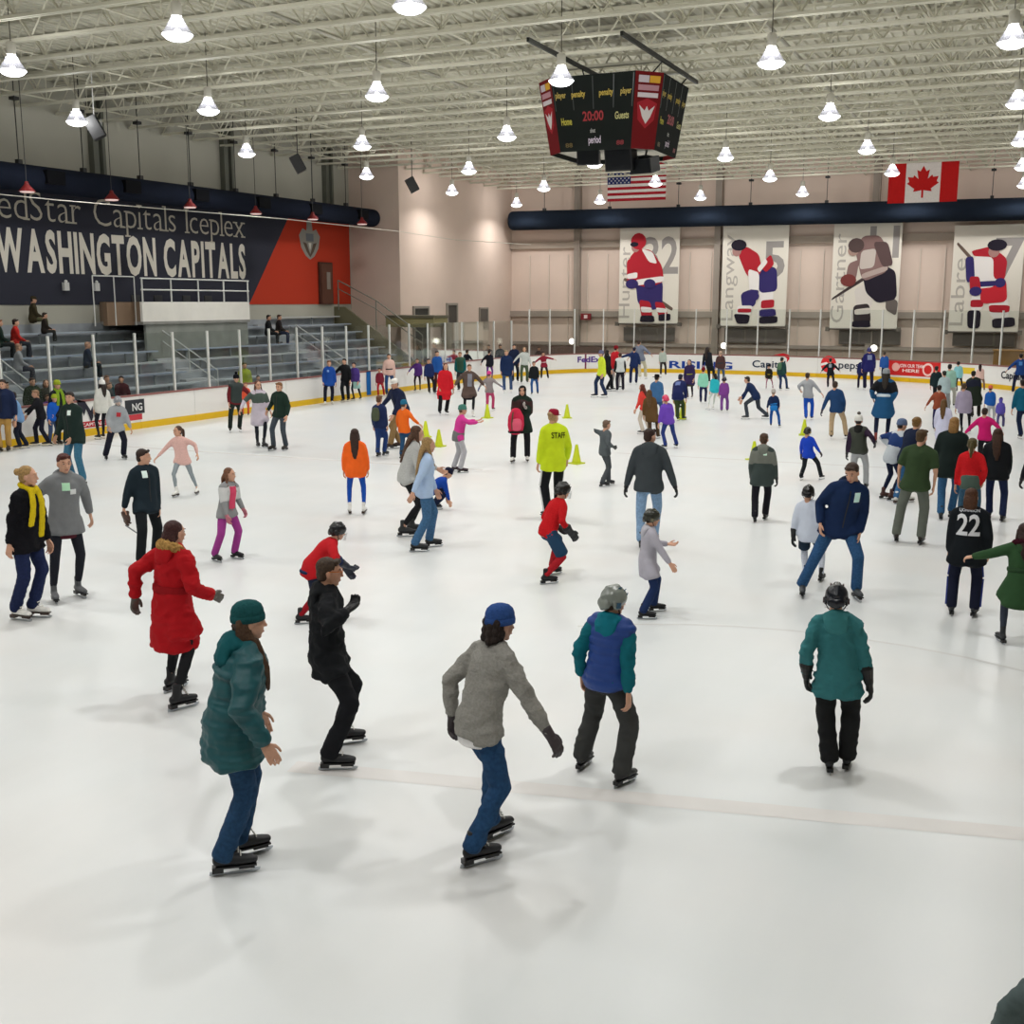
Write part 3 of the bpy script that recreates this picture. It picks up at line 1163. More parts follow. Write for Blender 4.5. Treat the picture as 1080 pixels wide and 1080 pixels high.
            b.tube([sh[0], neck + up * .01 * s, sh[1]], [.075 * s + p, .088 * s + p, .075 * s + p], up, 12)
            b.tube([hip + dn * .07 * s] + pts[k0 + 1:-1], [(rr[0][0] + .012 * s, rr[0][1] + .012 * s)] + [(a + .014 * s, q + .014 * s) for a, q in rr[k0 + 1:-1]], SX, 20, .2)
            for i in (0, 1):
                b.ball(sh[i] - SX * (-1, 1)[i] * .035 * s + up * .01 * s, (.085 * s + p, .088 * s + p, .088 * s + p))
                b.tube([hj[i] + up * .04 * s, hj[i], hj[i] + (kn[i] - hj[i]).normalized() * .06 * s], [.10 * wb + p, .118 * wb + p, .120 * wb + p], X, 14, .15)
            vm = b.fuse(vox, 2)
            if near:
                n = len(vm.vertices)
                for v in vm.vertices:
                    t = (v.co - hip).dot(up) / s
                    v.co += v.normal * (.010 * abs(sin(t * pi / .075)) - .004) * s
                vm.update()
            link('puffer_vest', vm, o, mat(c, 'puffer'))
        elif e.startswith('belt'):
            b = Blob()
            c = e.split(':')[1]
            b.tube([hip + up * .13 * s, hip + up * .19 * s], [(rr[-6][0] + .006 * s, rr[-6][1] + .006 * s)] * 2, SX, 18, .1)
            link('waist_seam', b.fuse(vox, 1), jo, mat(c, 'fabric'))
        elif e.startswith('tied'):
            c = e.split(':')[1]
            b = Blob()
            b.tube([hip + up * .12 * s, hip, hip - Z * .12 * s], [(.165 * wb + p, .14 * wb + p), (.18 * wb + p, .15 * wb + p), (.19 * wb + p, .16 * wb + p)], SX, 16, .2)
            link('tied_jacket', b.fuse(vox, 2), o, mat(c, 'fabric'))
        elif e.startswith('open'):
            # open front panel of another colour
            c = e.split(':')[1]
            vs, fs = grid2(.15 * s, .42 * s, 6)
            decal('shirt_front', [(x, y - .08 * s) for x, y in vs], fs, chest, X, mat(c, 'fabric'), off=.012)
        elif e.startswith('zip'):
            vs, fs = grid2(.012 * s, .46 * s, 8)
            decal('zip', [(x, y - .10 * s) for x, y in vs], fs, chest, X, mat(e.split(':')[1], 'plastic'))
        elif e.startswith('bands'):
            # horizontal jersey bands
            c = e.split(':')[1]
            b = Blob()
            b.tube([hip + dn * (hang - .05) * s, hip + dn * (hang - .10) * s], [(rr[0][0] + .005 * s, rr[0][1] + .005 * s)] * 2, SX, 18, .1)
            for i in (0, 1):
                b.tube([el[i].lerp(wr[i], .2), el[i].lerp(wr[i], .5)], [.056 * s + p, .052 * s + p], X, 12, .1)
            link('band', b.fuse(vox, 1), jo, mat(c, 'fabric'))
        elif e.startswith('backpack'):
            c = e.split(':')[1]
            b = Blob()
            q = hip + up * .27 * s - SY * (.20 * wb + p)
            b.tube([q - up * .15 * s, q, q + up * .16 * s], [(.13 * s, .075 * s), (.14 * s, .085 * s), (.11 * s, .06 * s)], SX, 14)
            link('rucksack_panel', b.fuse(vox, 2), jo, mat(c, 'fabric'))
    return dict(obj=o, root=root, th=th, s=s, wr=[root + M.Rotation(th, 3, 'Z') @ q for q in wr], px=px, lod=lod, hip=root + M.Rotation(th, 3, 'Z') @ hip,
                chest=root + M.Rotation(th, 3, 'Z') @ (chest + SY * .2 * s), el=[root + M.Rotation(th, 3, 'Z') @ q for q in el])
# ================================================================= THE HALL
XL, YF, ZJ, ZD = -31.0, 62.5, 10.0, 11.1          # left wall, far wall, joist bottoms, roof deck
XR, YN = 7.0, -8.0
ZL = 9.0                                            # lamp height
WALLC = '#b9aea2'
def quad_box(name, lo, hi, mt, parent=None):
    lo, hi = V(lo), V(hi)
    return MB().box((lo + hi) / 2, hi - lo).build(name, mt, parent)
# ---- floor and ice
struct(quad_box('floor', (XL - .3, YN - .3, -.35), (XR + .3, YF + .3, -.12), mat('#77756f', 'concrete')))
ring = [(-24, 6.6), (-24, 30), (-24, 47.5), (-23.75, 52), (-23.0, 55.6), (-21.3, 58.0), (-18.6, 59.15), (-15, 59.4), (-11.3, 59.15), (-8, 58.2), (-5, 56.9), (-2.4, 55.1), (-.35, 52.9), (1.2, 50), (2, 46.5), (2, 6.6)]
def smooth_path(P, n=6):
    out = []
    for i in range(1, len(P) - 2):
        p0, p1, p2, p3 = [V(q + (0,)) for q in P[i - 1:i + 3]]
        for k in range(n):
            t = k / n
            out.append(.5 * ((2 * p1) + (p2 - p0) * t + (2 * p0 - 5 * p1 + 4 * p2 - p3) * t * t + (3 * p1 - p0 - 3 * p2 + p3) * t ** 3))
    return out
far_part = smooth_path(ring[1:15])
PATH = [V((-24, 6.6, 0)), V((-24, 30, 0))] + far_part + [V((2, 46.5, 0)), V((2, 6.6, 0))]
for cx, cy, a0, a1 in ((-6.5, 6.6, 0, -90), (-15.5, 6.6, -90, -180)):
    for i in range(1, 10):
        a = rad(a0 + (a1 - a0) * i / 9)
        PATH.append(V((cx + 8.5 * cos(a), cy + 8.5 * sin(a), 0)))
    if a1 == -90:
        PATH.append(V((-15.5, -1.9, 0)))
clean = [PATH[0]]
for q in PATH[1:]:
    if (q - clean[-1]).length > .05:
        clean.append(q)
if (clean[-1] - clean[0]).length > .05:
    clean.append(clean[0].copy())
PATH = clean
CUM = [0.0]
for a, b in zip(PATH[:-1], PATH[1:]):
    CUM.append(CUM[-1] + (b - a).length)
PLEN = CUM[-1]
def on_path(d):
    d = max(0, min(PLEN - 1e-4, d))
    for i in range(len(CUM) - 1):
        if d <= CUM[i + 1]:
            t = (d - CUM[i]) / (CUM[i + 1] - CUM[i])
            p = PATH[i].lerp(PATH[i + 1], t)
            tg = (PATH[i + 1] - PATH[i]).normalized()
            return p, tg, V((tg.y, -tg.x, 0))         # inward normal (path runs clockwise from the left side)
def path_at_ray(x, y):
    """distance along the boards where the view line through a picture point meets them"""
    d = ray(x, y)
    best = None
    for i in range(len(PATH) - 1):
        a, b = PATH[i], PATH[i + 1]
        ex, ey = b.x - a.x, b.y - a.y
        den = d.x * ey - d.y * ex
        if abs(den) < 1e-9:
            continue
        t = (a.x * ey - a.y * ex) / den
        u = (a.x * d.y - a.y * d.x) / den
        if t > 5 and -1e-6 <= u <= 1 + 1e-6 and (best is None or t > best[0]):
            best = (t, CUM[i] + u * (CUM[i + 1] - CUM[i]))
    return best[1], CAM.z + d.z * best[0]
ice = MB()
ice.prism([(p.x, p.y) for p in PATH[:-1]][::-1], lambda x, y: (x, y, 0), (0, 0, -.11))
ice_o = struct(ice.build('ice_sheet', ice_material()))
def painted(pts, wd, col):
    m = MB()
    pts = [V(q) for q in pts]
    for i, q in enumerate(pts):
        t = (pts[min(i + 1, len(pts) - 1)] - pts[max(i - 1, 0)]).normalized()
        n_ = V((-t.y, t.x, 0)) * wd / 2
        m.v += [q + n_ + V((0, 0, .0015)), q - n_ + V((0, 0, .0015))]
    m.f = [[2 * i, 2 * i + 1, 2 * i + 3, 2 * i + 2] for i in range(len(pts) - 1)]
    m.mi = [0] * len(m.f)
    return m.build('painted_line', mat(col, 'paint'), ice_o)
painted([(-23.6, 22.8, 0), (-18, 22.75, 0), (-11, 22.8, 0)], .14, '#cfccc9')
painted([(-9.2, 26.8, 0), (-2, 26.9, 0)], .12, '#d2d0ce')
painted([(-1.9 + 4.5 * cos(rad(a)), 8.3 + 4.5 * sin(rad(a)), 0) for a in range(30, 130, 8)], .06, '#d0d0ce')
painted([(-5.2, 7.2, 0), (1.5, 8.6, 0)], .22, '#dad7d4')
def boards_gap(p):
    inside = False
    best = 99
    for a, b in zip(PATH[:-1], PATH[1:]):
        if (a.y > p.y) != (b.y > p.y) and p.x < (b.x - a.x) * (p.y - a.y) / (b.y - a.y) + a.x:
            inside = not inside
        d = b - a
        t = max(0, min(1, (V((p.x, p.y, 0)) - a).dot(d) / d.length_squared))
        best = min(best, (V((p.x, p.y, 0)) - a - d * t).length)
    return best if inside else -best
# ---- walls
struct(quad_box('wall_left', (XL - .3, YN, 0), (XL, YF, 12), mat('#a9a79b', 'wall')))
struct(quad_box('wall_back', (XL - .3, YF, 0), (XR + .3, YF + .3, 12), mat('#d8c4b6', 'wall')))
struct(quad_box('wall_right', (XR, YN, 0), (XR + .3, YF, 12), mat('#a9a398', 'wall')))
struct(quad_box('wall_front', (XL - .3, YN - .3, 0), (XR + .3, YN, 12), mat('#a9a398', 'wall')))
BX, BY = -28.2, 49.3
struct(quad_box('wall_corner', (XL, BY, 0), (BX, YF, 12), mat('#d0bcae', 'wall')))
# ledge along the left wall where the masonry stops
tr = struct(quad_box('trim_1', (XL, YN, 7.62), (XL + .22, BY, 8.15), mat('#86796a', 'wall')))
for i, y in enumerate((16.6, 24.2, 32.6, 39.9, 47.4)):
    m = MB()
    m.box((XL + .12, y - .30, 9.5), (.24, .26, 2.7))
    m.box((XL + .16, y, 9.5), (.32, .14, 2.7))
    struct(m.build('trim_%d' % (i + 2), mat('#5f6157', 'paint')))
# far wall: girts, columns, panels
m = MB()
for x in [-27 + 1.2 * k for k in range(29)]:
    m.box((x, YF - .03, 3.2), (.05, .06, 6.4))
pan = struct(m.build('trim_7', mat('#d2c4b7', 'paint')))
for i, (z, hh, c) in enumerate(((6.95, .36, '#a89a8c'), (3.05, .32, '#9d9186'), (1.35, .18, '#a0948a'))):
    struct(quad_box('trim_%d' % (8 + i), (BX, YF - .22, z - hh / 2), (XR, YF, z + hh / 2), mat(c, 'paint')))
for i, x in enumerate((-24.0, -15.85, -7.7, .4)):
    struct(MB().box((x, YF - .14, 5.5), (.34, .28, 11)).box((x + .17, YF - .2, 5.5), (.05, .40, 11)).build('trim_%d' % (11 + i), mat('#9a8f84', 'paint')))
# ---- ceiling: ribbed deck, open-web joists, bridging
m = MB()
n = int((XR - XL) / .3)
k = 0
for i in range(n + 1):
    x = XL + i * .3
    for dx, z in ((0, 0), (.10, 0), (.13, .055), (.27, .055)):
        m.v += [V((x + dx, YN, ZD + z)), V((x + dx, YF, ZD + z))]
for i in range(len(m.v) // 2 - 1):
    m.f.append([2 * i, 2 * i + 1, 2 * i + 3, 2 * i + 2])
m.mi = [0] * len(m.f)
ceil = struct(m.build('ceiling', mat('#c2bfae', 'paint')))
struct(quad_box('ceiling_slab', (XL - .3, YN - .3, ZD + .1), (XR + .3, YF + .3, ZD + .35), mat('#8a877c', 'paint')))
jm = MB()
x0, x1 = XL + .05, XR - .05
for z, hh in ((ZJ + .04, .07), (ZD - .09, .08)):
    for q in (-.055, .055):
        jm.box(((x0 + x1) / 2, q, z), (x1 - x0, .075, hh))
NW = 56
pz = (ZJ + .07, ZD - .13)
for i in range(NW):
    a = x0 + (x1 - x0) * i / NW
    b = x0 + (x1 - x0) * (i + 1) / NW
    jm.bar((a, 0, pz[i % 2]), (b, 0, pz[1 - i % 2]), .027, 4)
    if i % 4 == 1:
        jm.bar((b, 0, pz[0]), (b, 0, pz[1]), .02, 4)
jmesh = jm.mesh('joist')
JM = mat('#cfccba', 'paint')
k = 0
y = 1.0
while y < YF - .5:
    link('joist', jmesh, ceil, JM, (0, y, 0))
    y += 1.752
for x in (-29.3, -24.4, -19.3, -13.4, -8.3, -3.3, 1.8):
    b = MB()
    b.bar((x, YN, ZJ + .12), (x, YF, ZJ + .12), .025, 4)
    b.bar((x + .35, YN, ZD - .2), (x + .35, YF, ZD - .2), .025, 4)
    b.build('bridging', JM, ceil)
for x in (-17, -6.5):
    MB().bar((x, YN, ZJ + .45), (x, YF, ZJ + .45), .05, 6).build('sprinkler_pipe', mat('#a5a295', 'paint'), ceil)

# ---- pendant lamps (regular grid) with the light each gives
lm = {}
a = MB().lathe([(.10, 0), (.11, .02), (.11, .26), (.05, .30)], 12, (0, 0, .36)).mesh('ballast', smooth=True)
bell = MB()
pr = [(.075, .36), (.12, .33), (.16, .25), (.21, .17), (.27, .08), (.325, .0)]
nn = 20
for r, z in pr:
    for i in range(nn):
        bell.v.append(V((r * cos(2 * pi * i / nn), r * sin(2 * pi * i / nn), z)))
for j in range(len(pr) - 1):
    for i in range(nn):
        q = (i + 1) % nn
        bell.f.append([j * nn + i, j * nn + q, (j + 1) * nn + q, (j + 1) * nn + i])
bell.mi = [0] * len(bell.f)
bell = bell.mesh('bell', smooth=True)
bulb = MB().lathe([(.03, .12), (.06, .10), (.07, .06), (.05, .03), (.02, .01)], 12).mesh('bulb', smooth=True)
rod = MB().bar((0, 0, .62), (0, 0, ZD - ZL + .05), .012, 5).mesh('rod')
lens = MB().lathe([(.04, -.12), (.14, -.105), (.23, -.07), (.295, -.01), (.31, .02)], 20).mesh('lens', smooth=True)
BELLM = bpy.data.materials.new('lamp_bell')
BELLM.use_nodes = True
_n, _l = BELLM.node_tree.nodes, BELLM.node_tree.links
_t = _n.new('ShaderNodeBsdfTransparent')
_m = _n.new('ShaderNodeMixShader')
_m.inputs[0].default_value = .5
_n['Principled BSDF'].inputs['Base Color'].default_value = (.07, .07, .08, 1)
_n['Principled BSDF'].inputs['Roughness'].default_value = .3
_n['Principled BSDF'].inputs['Emission Color'].default_value = (.9, .93, 1, 1)
_n['Principled BSDF'].inputs['Emission Strength'].default_value = .28
_l.new(_n['Principled BSDF'].outputs[0], _m.inputs[1])
_l.new(_t.outputs[0], _m.inputs[2])
_l.new(_m.outputs[0], _n['Material Output'].inputs['Surface'])
pl = bpy.data.lights.new('bulb_glow', 'POINT')
pl.energy = BULB_W
pl.shadow_soft_size = .09
pl.color = (1.0, .995, .985)
LENSM = emit('#ffffff', 9.0, 'lamp_lens')
LX = [-26.5, -21.6, -16.1, -10.9, -5.8, -.8]
LY = [2.6, 11.0, 19.4, 27.1, 35.3, 43.6, 51.6, 59.4]
ordn = ['first', 'second', 'third', 'fourth', 'fifth', 'sixth', 'seventh']
ld = bpy.data.lights.new('lamp_glow', 'AREA')
ld.shape = 'DISK'
ld.size = .55
ld.spread = rad(145)
ld.energy = LAMP_W
ld.color = (1.0, .995, .985)
for j, ly in enumerate(LY):
    for i, lx in enumerate(LX):
        seen = j >= 3 or (j == 2 and i < 3)
        if j == 2 and i == 0:
            lx_, ly_ = -22.1, 20.7
        else:
            lx_, ly_ = lx, ly
        if j == 2 and i == 1:
            lx_ = -16.15
        if j == 2 and i == 2:
            lx_ = -10.8
        if j == 2 and i == 3:
            lx_ = -5.6
        if j == 2 and i > 4:
            continue
        if j == 2 and i == 4:
            lx_ = -.6
        if seen:
            lab = 'white bell pendant lamp, %s from the left in the %s lamp row from the front' % (ordn[i], ordn[j - 2])
            if j == 7:
                lab = 'white bell pendant lamp near the far wall, %s from the left in the last row' % ordn[i]
        else:
            lab = 'white bell pendant lamp of the rows hanging above and beside the camera'
        t = thing('pendant_lamp', lab, 'lamp', (lx_, ly_, ZL), 0, 'pendant lamps over the rink')
        link('rod', rod, t, mat('#6c6a62', 'metal'))
        link('ballast', a, t, mat('#d3d0c6', 'paint'))
        link('bell', bell, t, BELLM)
        link('bulb', bulb, t, LENSM)
        link('lens', lens, t, LENSM)
        lo = bpy.data.objects.new('lamp_glow', ld)
        COL.objects.link(lo)
        lo.parent = t
        lo.location = (0, 0, -.13)
        lo = bpy.data.objects.new('bulb_glow', pl)
        COL.objects.link(lo)
        lo.parent = t
        lo.location = (0, 0, .26)

# ---- dasher boards, kick plate, glass
bd = thing('dasher_boards', 'white rink boards with yellow kick plate and clear glass around the ice', 'boards')
def strip(d0, d1, z0, z1, off, th, n=5):
    """a piece that follows the boards from d0 to d1; its inner face lies off inside the boards' line"""
    m = MB()
    for i in range(n + 1):
        p, t, nn_ = on_path(d0 + (d1 - d0) * i / n)
        a_ = p + nn_ * off
        b_ = p + nn_ * (off - th)
        m.v += [V((a_.x, a_.y, z0)), V((a_.x, a_.y, z1)), V((b_.x, b_.y, z1)), V((b_.x, b_.y, z0))]
    for i in range(n):
        for j in range(4):
            q = (j + 1) % 4
            m.f.append([4 * i + j, 4 * i + q, 4 * i + 4 + q, 4 * i + 4 + j])
    m.f.append([0, 3, 2, 1][::-1])
    m.f.append([4 * n, 4 * n + 1, 4 * n + 2, 4 * n + 3][::-1])
    m.mi = [0] * len(m.f)
    return m
NP = 64
BW, BY_ = mat('#eceae6', 'plastic'), mat('#e0b400', 'plastic')
RAIL = mat('#8e5a55', 'plastic')
dl = PLEN / NP
D_right = path_at_ray(1079, 411)[0] + 7
for i in range(NP):
    d0, d1 = i * dl, (i + 1) * dl
    strip(d0 + .006, d1 - .006, .20, .97, 0, .08).build('board_panel', BW, bd)
    strip(d0 + .006, d1 - .006, -.02, .20, .012, .10).build('kick_plate', BY_, bd)
    strip(d0, d1, .97, 1.02, .02, .14).build('cap_rail', RAIL, bd)
SM = mat('#d5d6d2', 'metal')
SMP = mat('#d8d8d3', 'paint')
NG = 96
gl = PLEN / NG
for i in range(NG):
    d0, d1 = i * gl, (i + 1) * gl
    p, t, nn_ = on_path((d0 + d1) / 2)
    if d0 > D_right:
        continue
    if p.x < -23.5 and p.y < 54:
        gh = 2.80
    else:
        gh = 3.35
    strip(d0 + .05, d1 - .05, 1.02, gh, -.05, .015, 3).build('glass_pane', GLASS, bd)
    p, t, nn_ = on_path(d0)
    R = M((t, -nn_, V((0, 0, 1)))).transposed()
    c = p - nn_ * .06
    MB().box((c.x, c.y, (1.02 + gh) / 2), (.055, .07, gh - 1.0), R).build('stanchion', SMP, bd)
# marks on the boards
def board_text(name, t, x, y, size, col, width=None, off=.02, align=.5, parent=bd, sx=1.0, woff=.02):
    d, z = path_at_ray(x, y)
    def mp(u, v_):
        p, tg, nn_ = on_path(d + u)
        q = p + nn_ * woff
        return (q.x, q.y, z + v_)
    return text_obj(name, t, size, mp, mat(col, 'print'), parent, off, sx, width, align, (0, -size * .35))
def board_rect(name, x, y, wd, hh, col, woff=.012, parent=bd):
    d, z = path_at_ray(x, y)
    return strip(d - wd / 2, d + wd / 2, max(.02, z - hh / 2), z + hh / 2, woff, .006, 6).build(name, mat(col, 'print'), parent)
def board_poly(name, x, y, polys, col, woff=.02, parent=bd):
    d, z = path_at_ray(x, y)
    m = MB()
    for poly in polys:
        def f(u, v_):
            p, tg, nn_ = on_path(d + u)
            q = p + nn_ * woff
            return (q.x, q.y, z + v_)
        m.prism(poly, f, on_path(d)[2] * -.006)
    return m.build(name, mat(col, 'print'), parent)
def circle(r, n=20, cx=0, cy=0, ry=None):
    return [(cx + r * cos(2 * pi * i / n), cy + (ry or r) * sin(2 * pi * i / n)) for i in range(n)]
eagle = [[(-.62, .34), (-.30, .26), (-.10, -.02), (-.02, .10), (-.02, -.20), (-.10, -.34), (-.22, -.06), (-.28, .04), (-.36, -.14), (-.44, .08), (-.50, -.02)],
         [(.62, .34), (.50, -.02), (.44, .08), (.36, -.14), (.28, .04), (.22, -.06), (.10, -.34), (.02, -.20), (.02, .10), (.10, -.02), (.30, .26)]]
board_poly('crest', 98, 432, eagle, '#33323c')
board_rect('logo_strip', 98, 447, 1.15, .17, '#c0323c')
board_text('lettering', 'CAPITALS', 98, 447, .13, '#f3e6e4', .9, woff=.03)
board_rect('logo_strip', 142, 429, .8, .42, '#3a3c40')
board_text('lettering', 'NG', 144, 429, .3, '#dfdfdd', .42, woff=.03)
board_rect('logo_strip', 139, 440.5, .85, .17, '#c2444c')
board_rect('blue_line_mark', 388.5, 404, .32, .95, '#1f62a8', .02)
board_text('lettering', 'FedEx', 621, 379, .42, '#5b3c8c', 1.35, .03)
board_rect('panel_joint', 617.5, 383, .10, .95, '#7c3b56', .014)
board_text('lettering', 'RISING', 739, 385, .52, '#27459a', 3.4, .025)
board_text('lettering', 'Capital', 811, 384, .5, '#26364e', 1.75, .015)
board_poly('swoosh', 826, 378, [[(-.55, .16), (0, .26), (.32, .18), (.34, -.02), (.20, -.20), (.22, -.02), (.05, .12)]], '#c8232c')
board_poly('logo_ball', 874, 384, [circle(.42)], '#d8363a', .018)
board_poly('logo_ball_wave', 874, 384, [[(-.40, .02), (-.12, .10), (.12, -.02), (.40, .06), (.40, -.06), (.12, -.14), (-.12, -.02), (-.40, -.10)]], '#f4f2f0', .028)
board_text('lettering', 'pepsi', 897, 385, .52, '#3a4250', 1.25, .012)
board_rect('advert_panel', 962, 388.5, 3.1, .72, '#d1302f', .014)
board_text('lettering', 'JOIN OUR TEAM', 962, 386, .22, '#f7e3df', 1.35, .02, woff=.03)
board_text('lettering', 'HERE', 961, 391, .2, '#f7e3df', .9, .02, woff=.03)
board_poly('logo_ring', 979, 390, [circle(.30)], '#f3cfca', .024)
board_poly('logo_ring', 979, 390, [circle(.21)], '#d1302f', .032)
board_poly('logo_ring', 945, 387, [circle(.2, 14)], '#f3b9ae', .024)
board_rect('logo_strip', 1021, 391, .75, .28, '#e3c33f')
board_text('lettering', 'Capital', 1067, 396, .44, '#33353c', 1.3, .02)

# ---- bleachers along the left wall
bl = thing('bleachers', 'tiered metal bleachers with grey blue bench planks along the left wall', 'bleachers', (0, 0, 0))
NR = 8
x_a, x_b = -26.0, XL
dxr = (x_b - x_a) / NR
dzr = 2.85 / NR
Y0, Y1 = 15.0, 47.6
LEGM = MB().box((0, 0, 0), (.06, .06, .34)).mesh('bench_leg')
cols = ['#8d98a6', '#a2aab0', '#8792a2', '#a8aeb0', '#8d98a8', '#a0a8b0', '#98a2ac', '#b4b6b4']
for r in range(NR):
    xa, xb = x_a + dxr * r, x_a + dxr * (r + 1)
    zt = .12 + dzr * (r + 1) - .30
    y1 = Y1 - max(0, (3 - r)) * .0
    quad_box('step', (xb, Y0, zt - .06), (xa, y1, zt), mat('#a3a6a9', 'concrete'), bl)
    quad_box('riser', (xb - .02, Y0, max(zt - dzr, -.12)), (xb + .02, y1, zt + dzr - .06), mat('#969ba0', 'concrete'), bl)
    for (ya, yb) in ((Y0, 24.2), (25.5, 32.6), (33.9, 41.2), (42.4, Y1)):
        if r == 7 and ya < 40 and yb > 31:
            continue
        quad_box('bench_plank', (xb + .10, ya, zt + .34), (xb + .40, yb, zt + .39), mat(cols[r], 'metal' if r % 3 == 3 else 'plastic'), bl)
        yy = ya + .4
        while yy < yb:
            link('bench_leg', LEGM, bl, mat('#8b9092', 'paint'), (xb + .25, yy, zt + .17))
            yy += 2.6
def rail(name, pts, post_z, parent, col='#c9cac6', r=.022, two=True):
    m = MB()
    m.path(pts, r, 6)
    if two:
        m.path([p - V((0, 0, .45)) for p in pts], r * .8, 6)
    return m.build(name, mat(col, 'paint'), parent)
for y in (24.85, 33.25, 41.8):
    # aisle: small steps and a centre handrail
    for r in range(NR * 2):
        xx = x_a + dxr * r / 2
        z0 = .12 + dzr * (r / 2 + .5) - .30
        quad_box('aisle_step', (xx + dxr / 2, y - .6, max(z0 - .25, -.12)), (xx, y + .6, z0 + .08), mat('#a2a4a6', 'concrete'), bl)
    pts = [V((x_a + dxr * q, y, .95 + dzr * q)) for q in (1, 3, 5)]
    m = MB()
    m.path(pts, .022, 6)
    m.path([p - V((0, 0, .4)) for p in pts], .018, 6)
    for p in pts:
        m.bar(p, p - V((0, 0, .95)), .022, 6)
    m.build('handrail', mat('#b9bcba', 'paint'), bl)
# end wall of the bleachers with olive band and sloping rail
ew = MB().prism([(-26.0, -.1), (-31, -.1), (-31, 3.5), (-30.4, 3.5), (-26.0, .6)], lambda x, z: (x, Y1 + .1, z), (0, .12, 0))
ew.build('end_panel', mat('#6d6a52', 'paint'), bl)
m = MB()
pts = [V((-31 + .3, Y1 + .05, 4.75)), V((-28.6, Y1 + .05, 3.8)), V((-26.1, Y1 + .05, 2.2))]
m.path(pts, .03, 6)
m.path([p - V((0, 0, .4)) for p in pts], .022, 6)
for p in pts:
    m.bar(p, p - V((0, 0, 1.4)), .03, 6)
m.build('end_rail', mat('#77776c', 'paint'), bl)
quad_box('landing', (-28.2, Y1 + .25, 2.55), (-25.6, BY - .05, 3.0), mat('#857e58', 'paint'), bl)
quad_box('landing_edge', (-28.2, Y1 + .2, 2.98), (-25.55, BY - .05, 3.1), mat('#5e5a49', 'paint'), bl)

# ---- viewing box on top of the bleachers
vb = thing('viewing_box', 'white fronted viewing box with tall metal railing atop the bleachers', 'viewing box')
quad_box('front_panel', (-29.1, 32.2, 3.02), (-29.0, 38.4, 3.72), mat('#e3e0d8', 'paint'), vb)
quad_box('side_panel', (-31, 32.2, 3.02), (-29.1, 32.3, 3.72), mat('#7c6a58', 'paint'), vb)
quad_box('floor_slab', (-31, 32.2, 2.92), (-29.0, 38.4, 3.02), mat('#8c8b86', 'concrete'), vb)
quad_box('support_wall', (-29.16, 32.4, .5), (-29.05, 38.3, 2.92), mat('#82857f', 'concrete'), vb)
for z in (4.55, 4.15):
    MB().bar((-29.0, 32.2, z), (-29.0, 38.4, z), .03, 6).build('top_rail', mat('#d0d0cc', 'paint'), vb)
for i in range(5):
    MB().bar((-29.0, 32.25 + i * 1.52, 3.7), (-29.0, 32.25 + i * 1.52, 4.55), .03, 6).build('post', mat('#d0d0cc', 'paint'), vb)
m = MB()
for y in (30.2, 31.2, 32.2):
    m.bar((-29.3, y, 2.9), (-29.3, y, 4.6), .022, 6)
m.bar((-29.3, 30.2, 4.6), (-29.3, 32.2, 4.6), .025, 6)
m.build('stair_rail', mat('#c9c9c5', 'paint'), vb)
quad_box('stair_panel', (-29.6, 30.9, 2.9), (-29.4, 32.2, 3.7), mat('#7a6450', 'paint'), vb)
for i, (y, hh) in enumerate(((33.1, .45), (34.3, .4), (35.9, .5), (37.2, .42))):
    m = MB().box((-29.9, y, 3.02 + .45), (.42, .44, .06)).box((-30.1, y, 3.72), (.05, .44, .5))
    for q in (-.18, .18):
        m.bar((-29.75, y + q, 3.02), (-29.75, y + q, 3.47), .015, 5).bar((-30.08, y + q, 3.02), (-30.08, y + q, 3.5), .015, 5)
    tag(m.build('chair', mat('#24262a', 'plastic')), 'dark chair inside the viewing box, %s from the left' % ordn[i], 'chair', 'chairs in the viewing box')

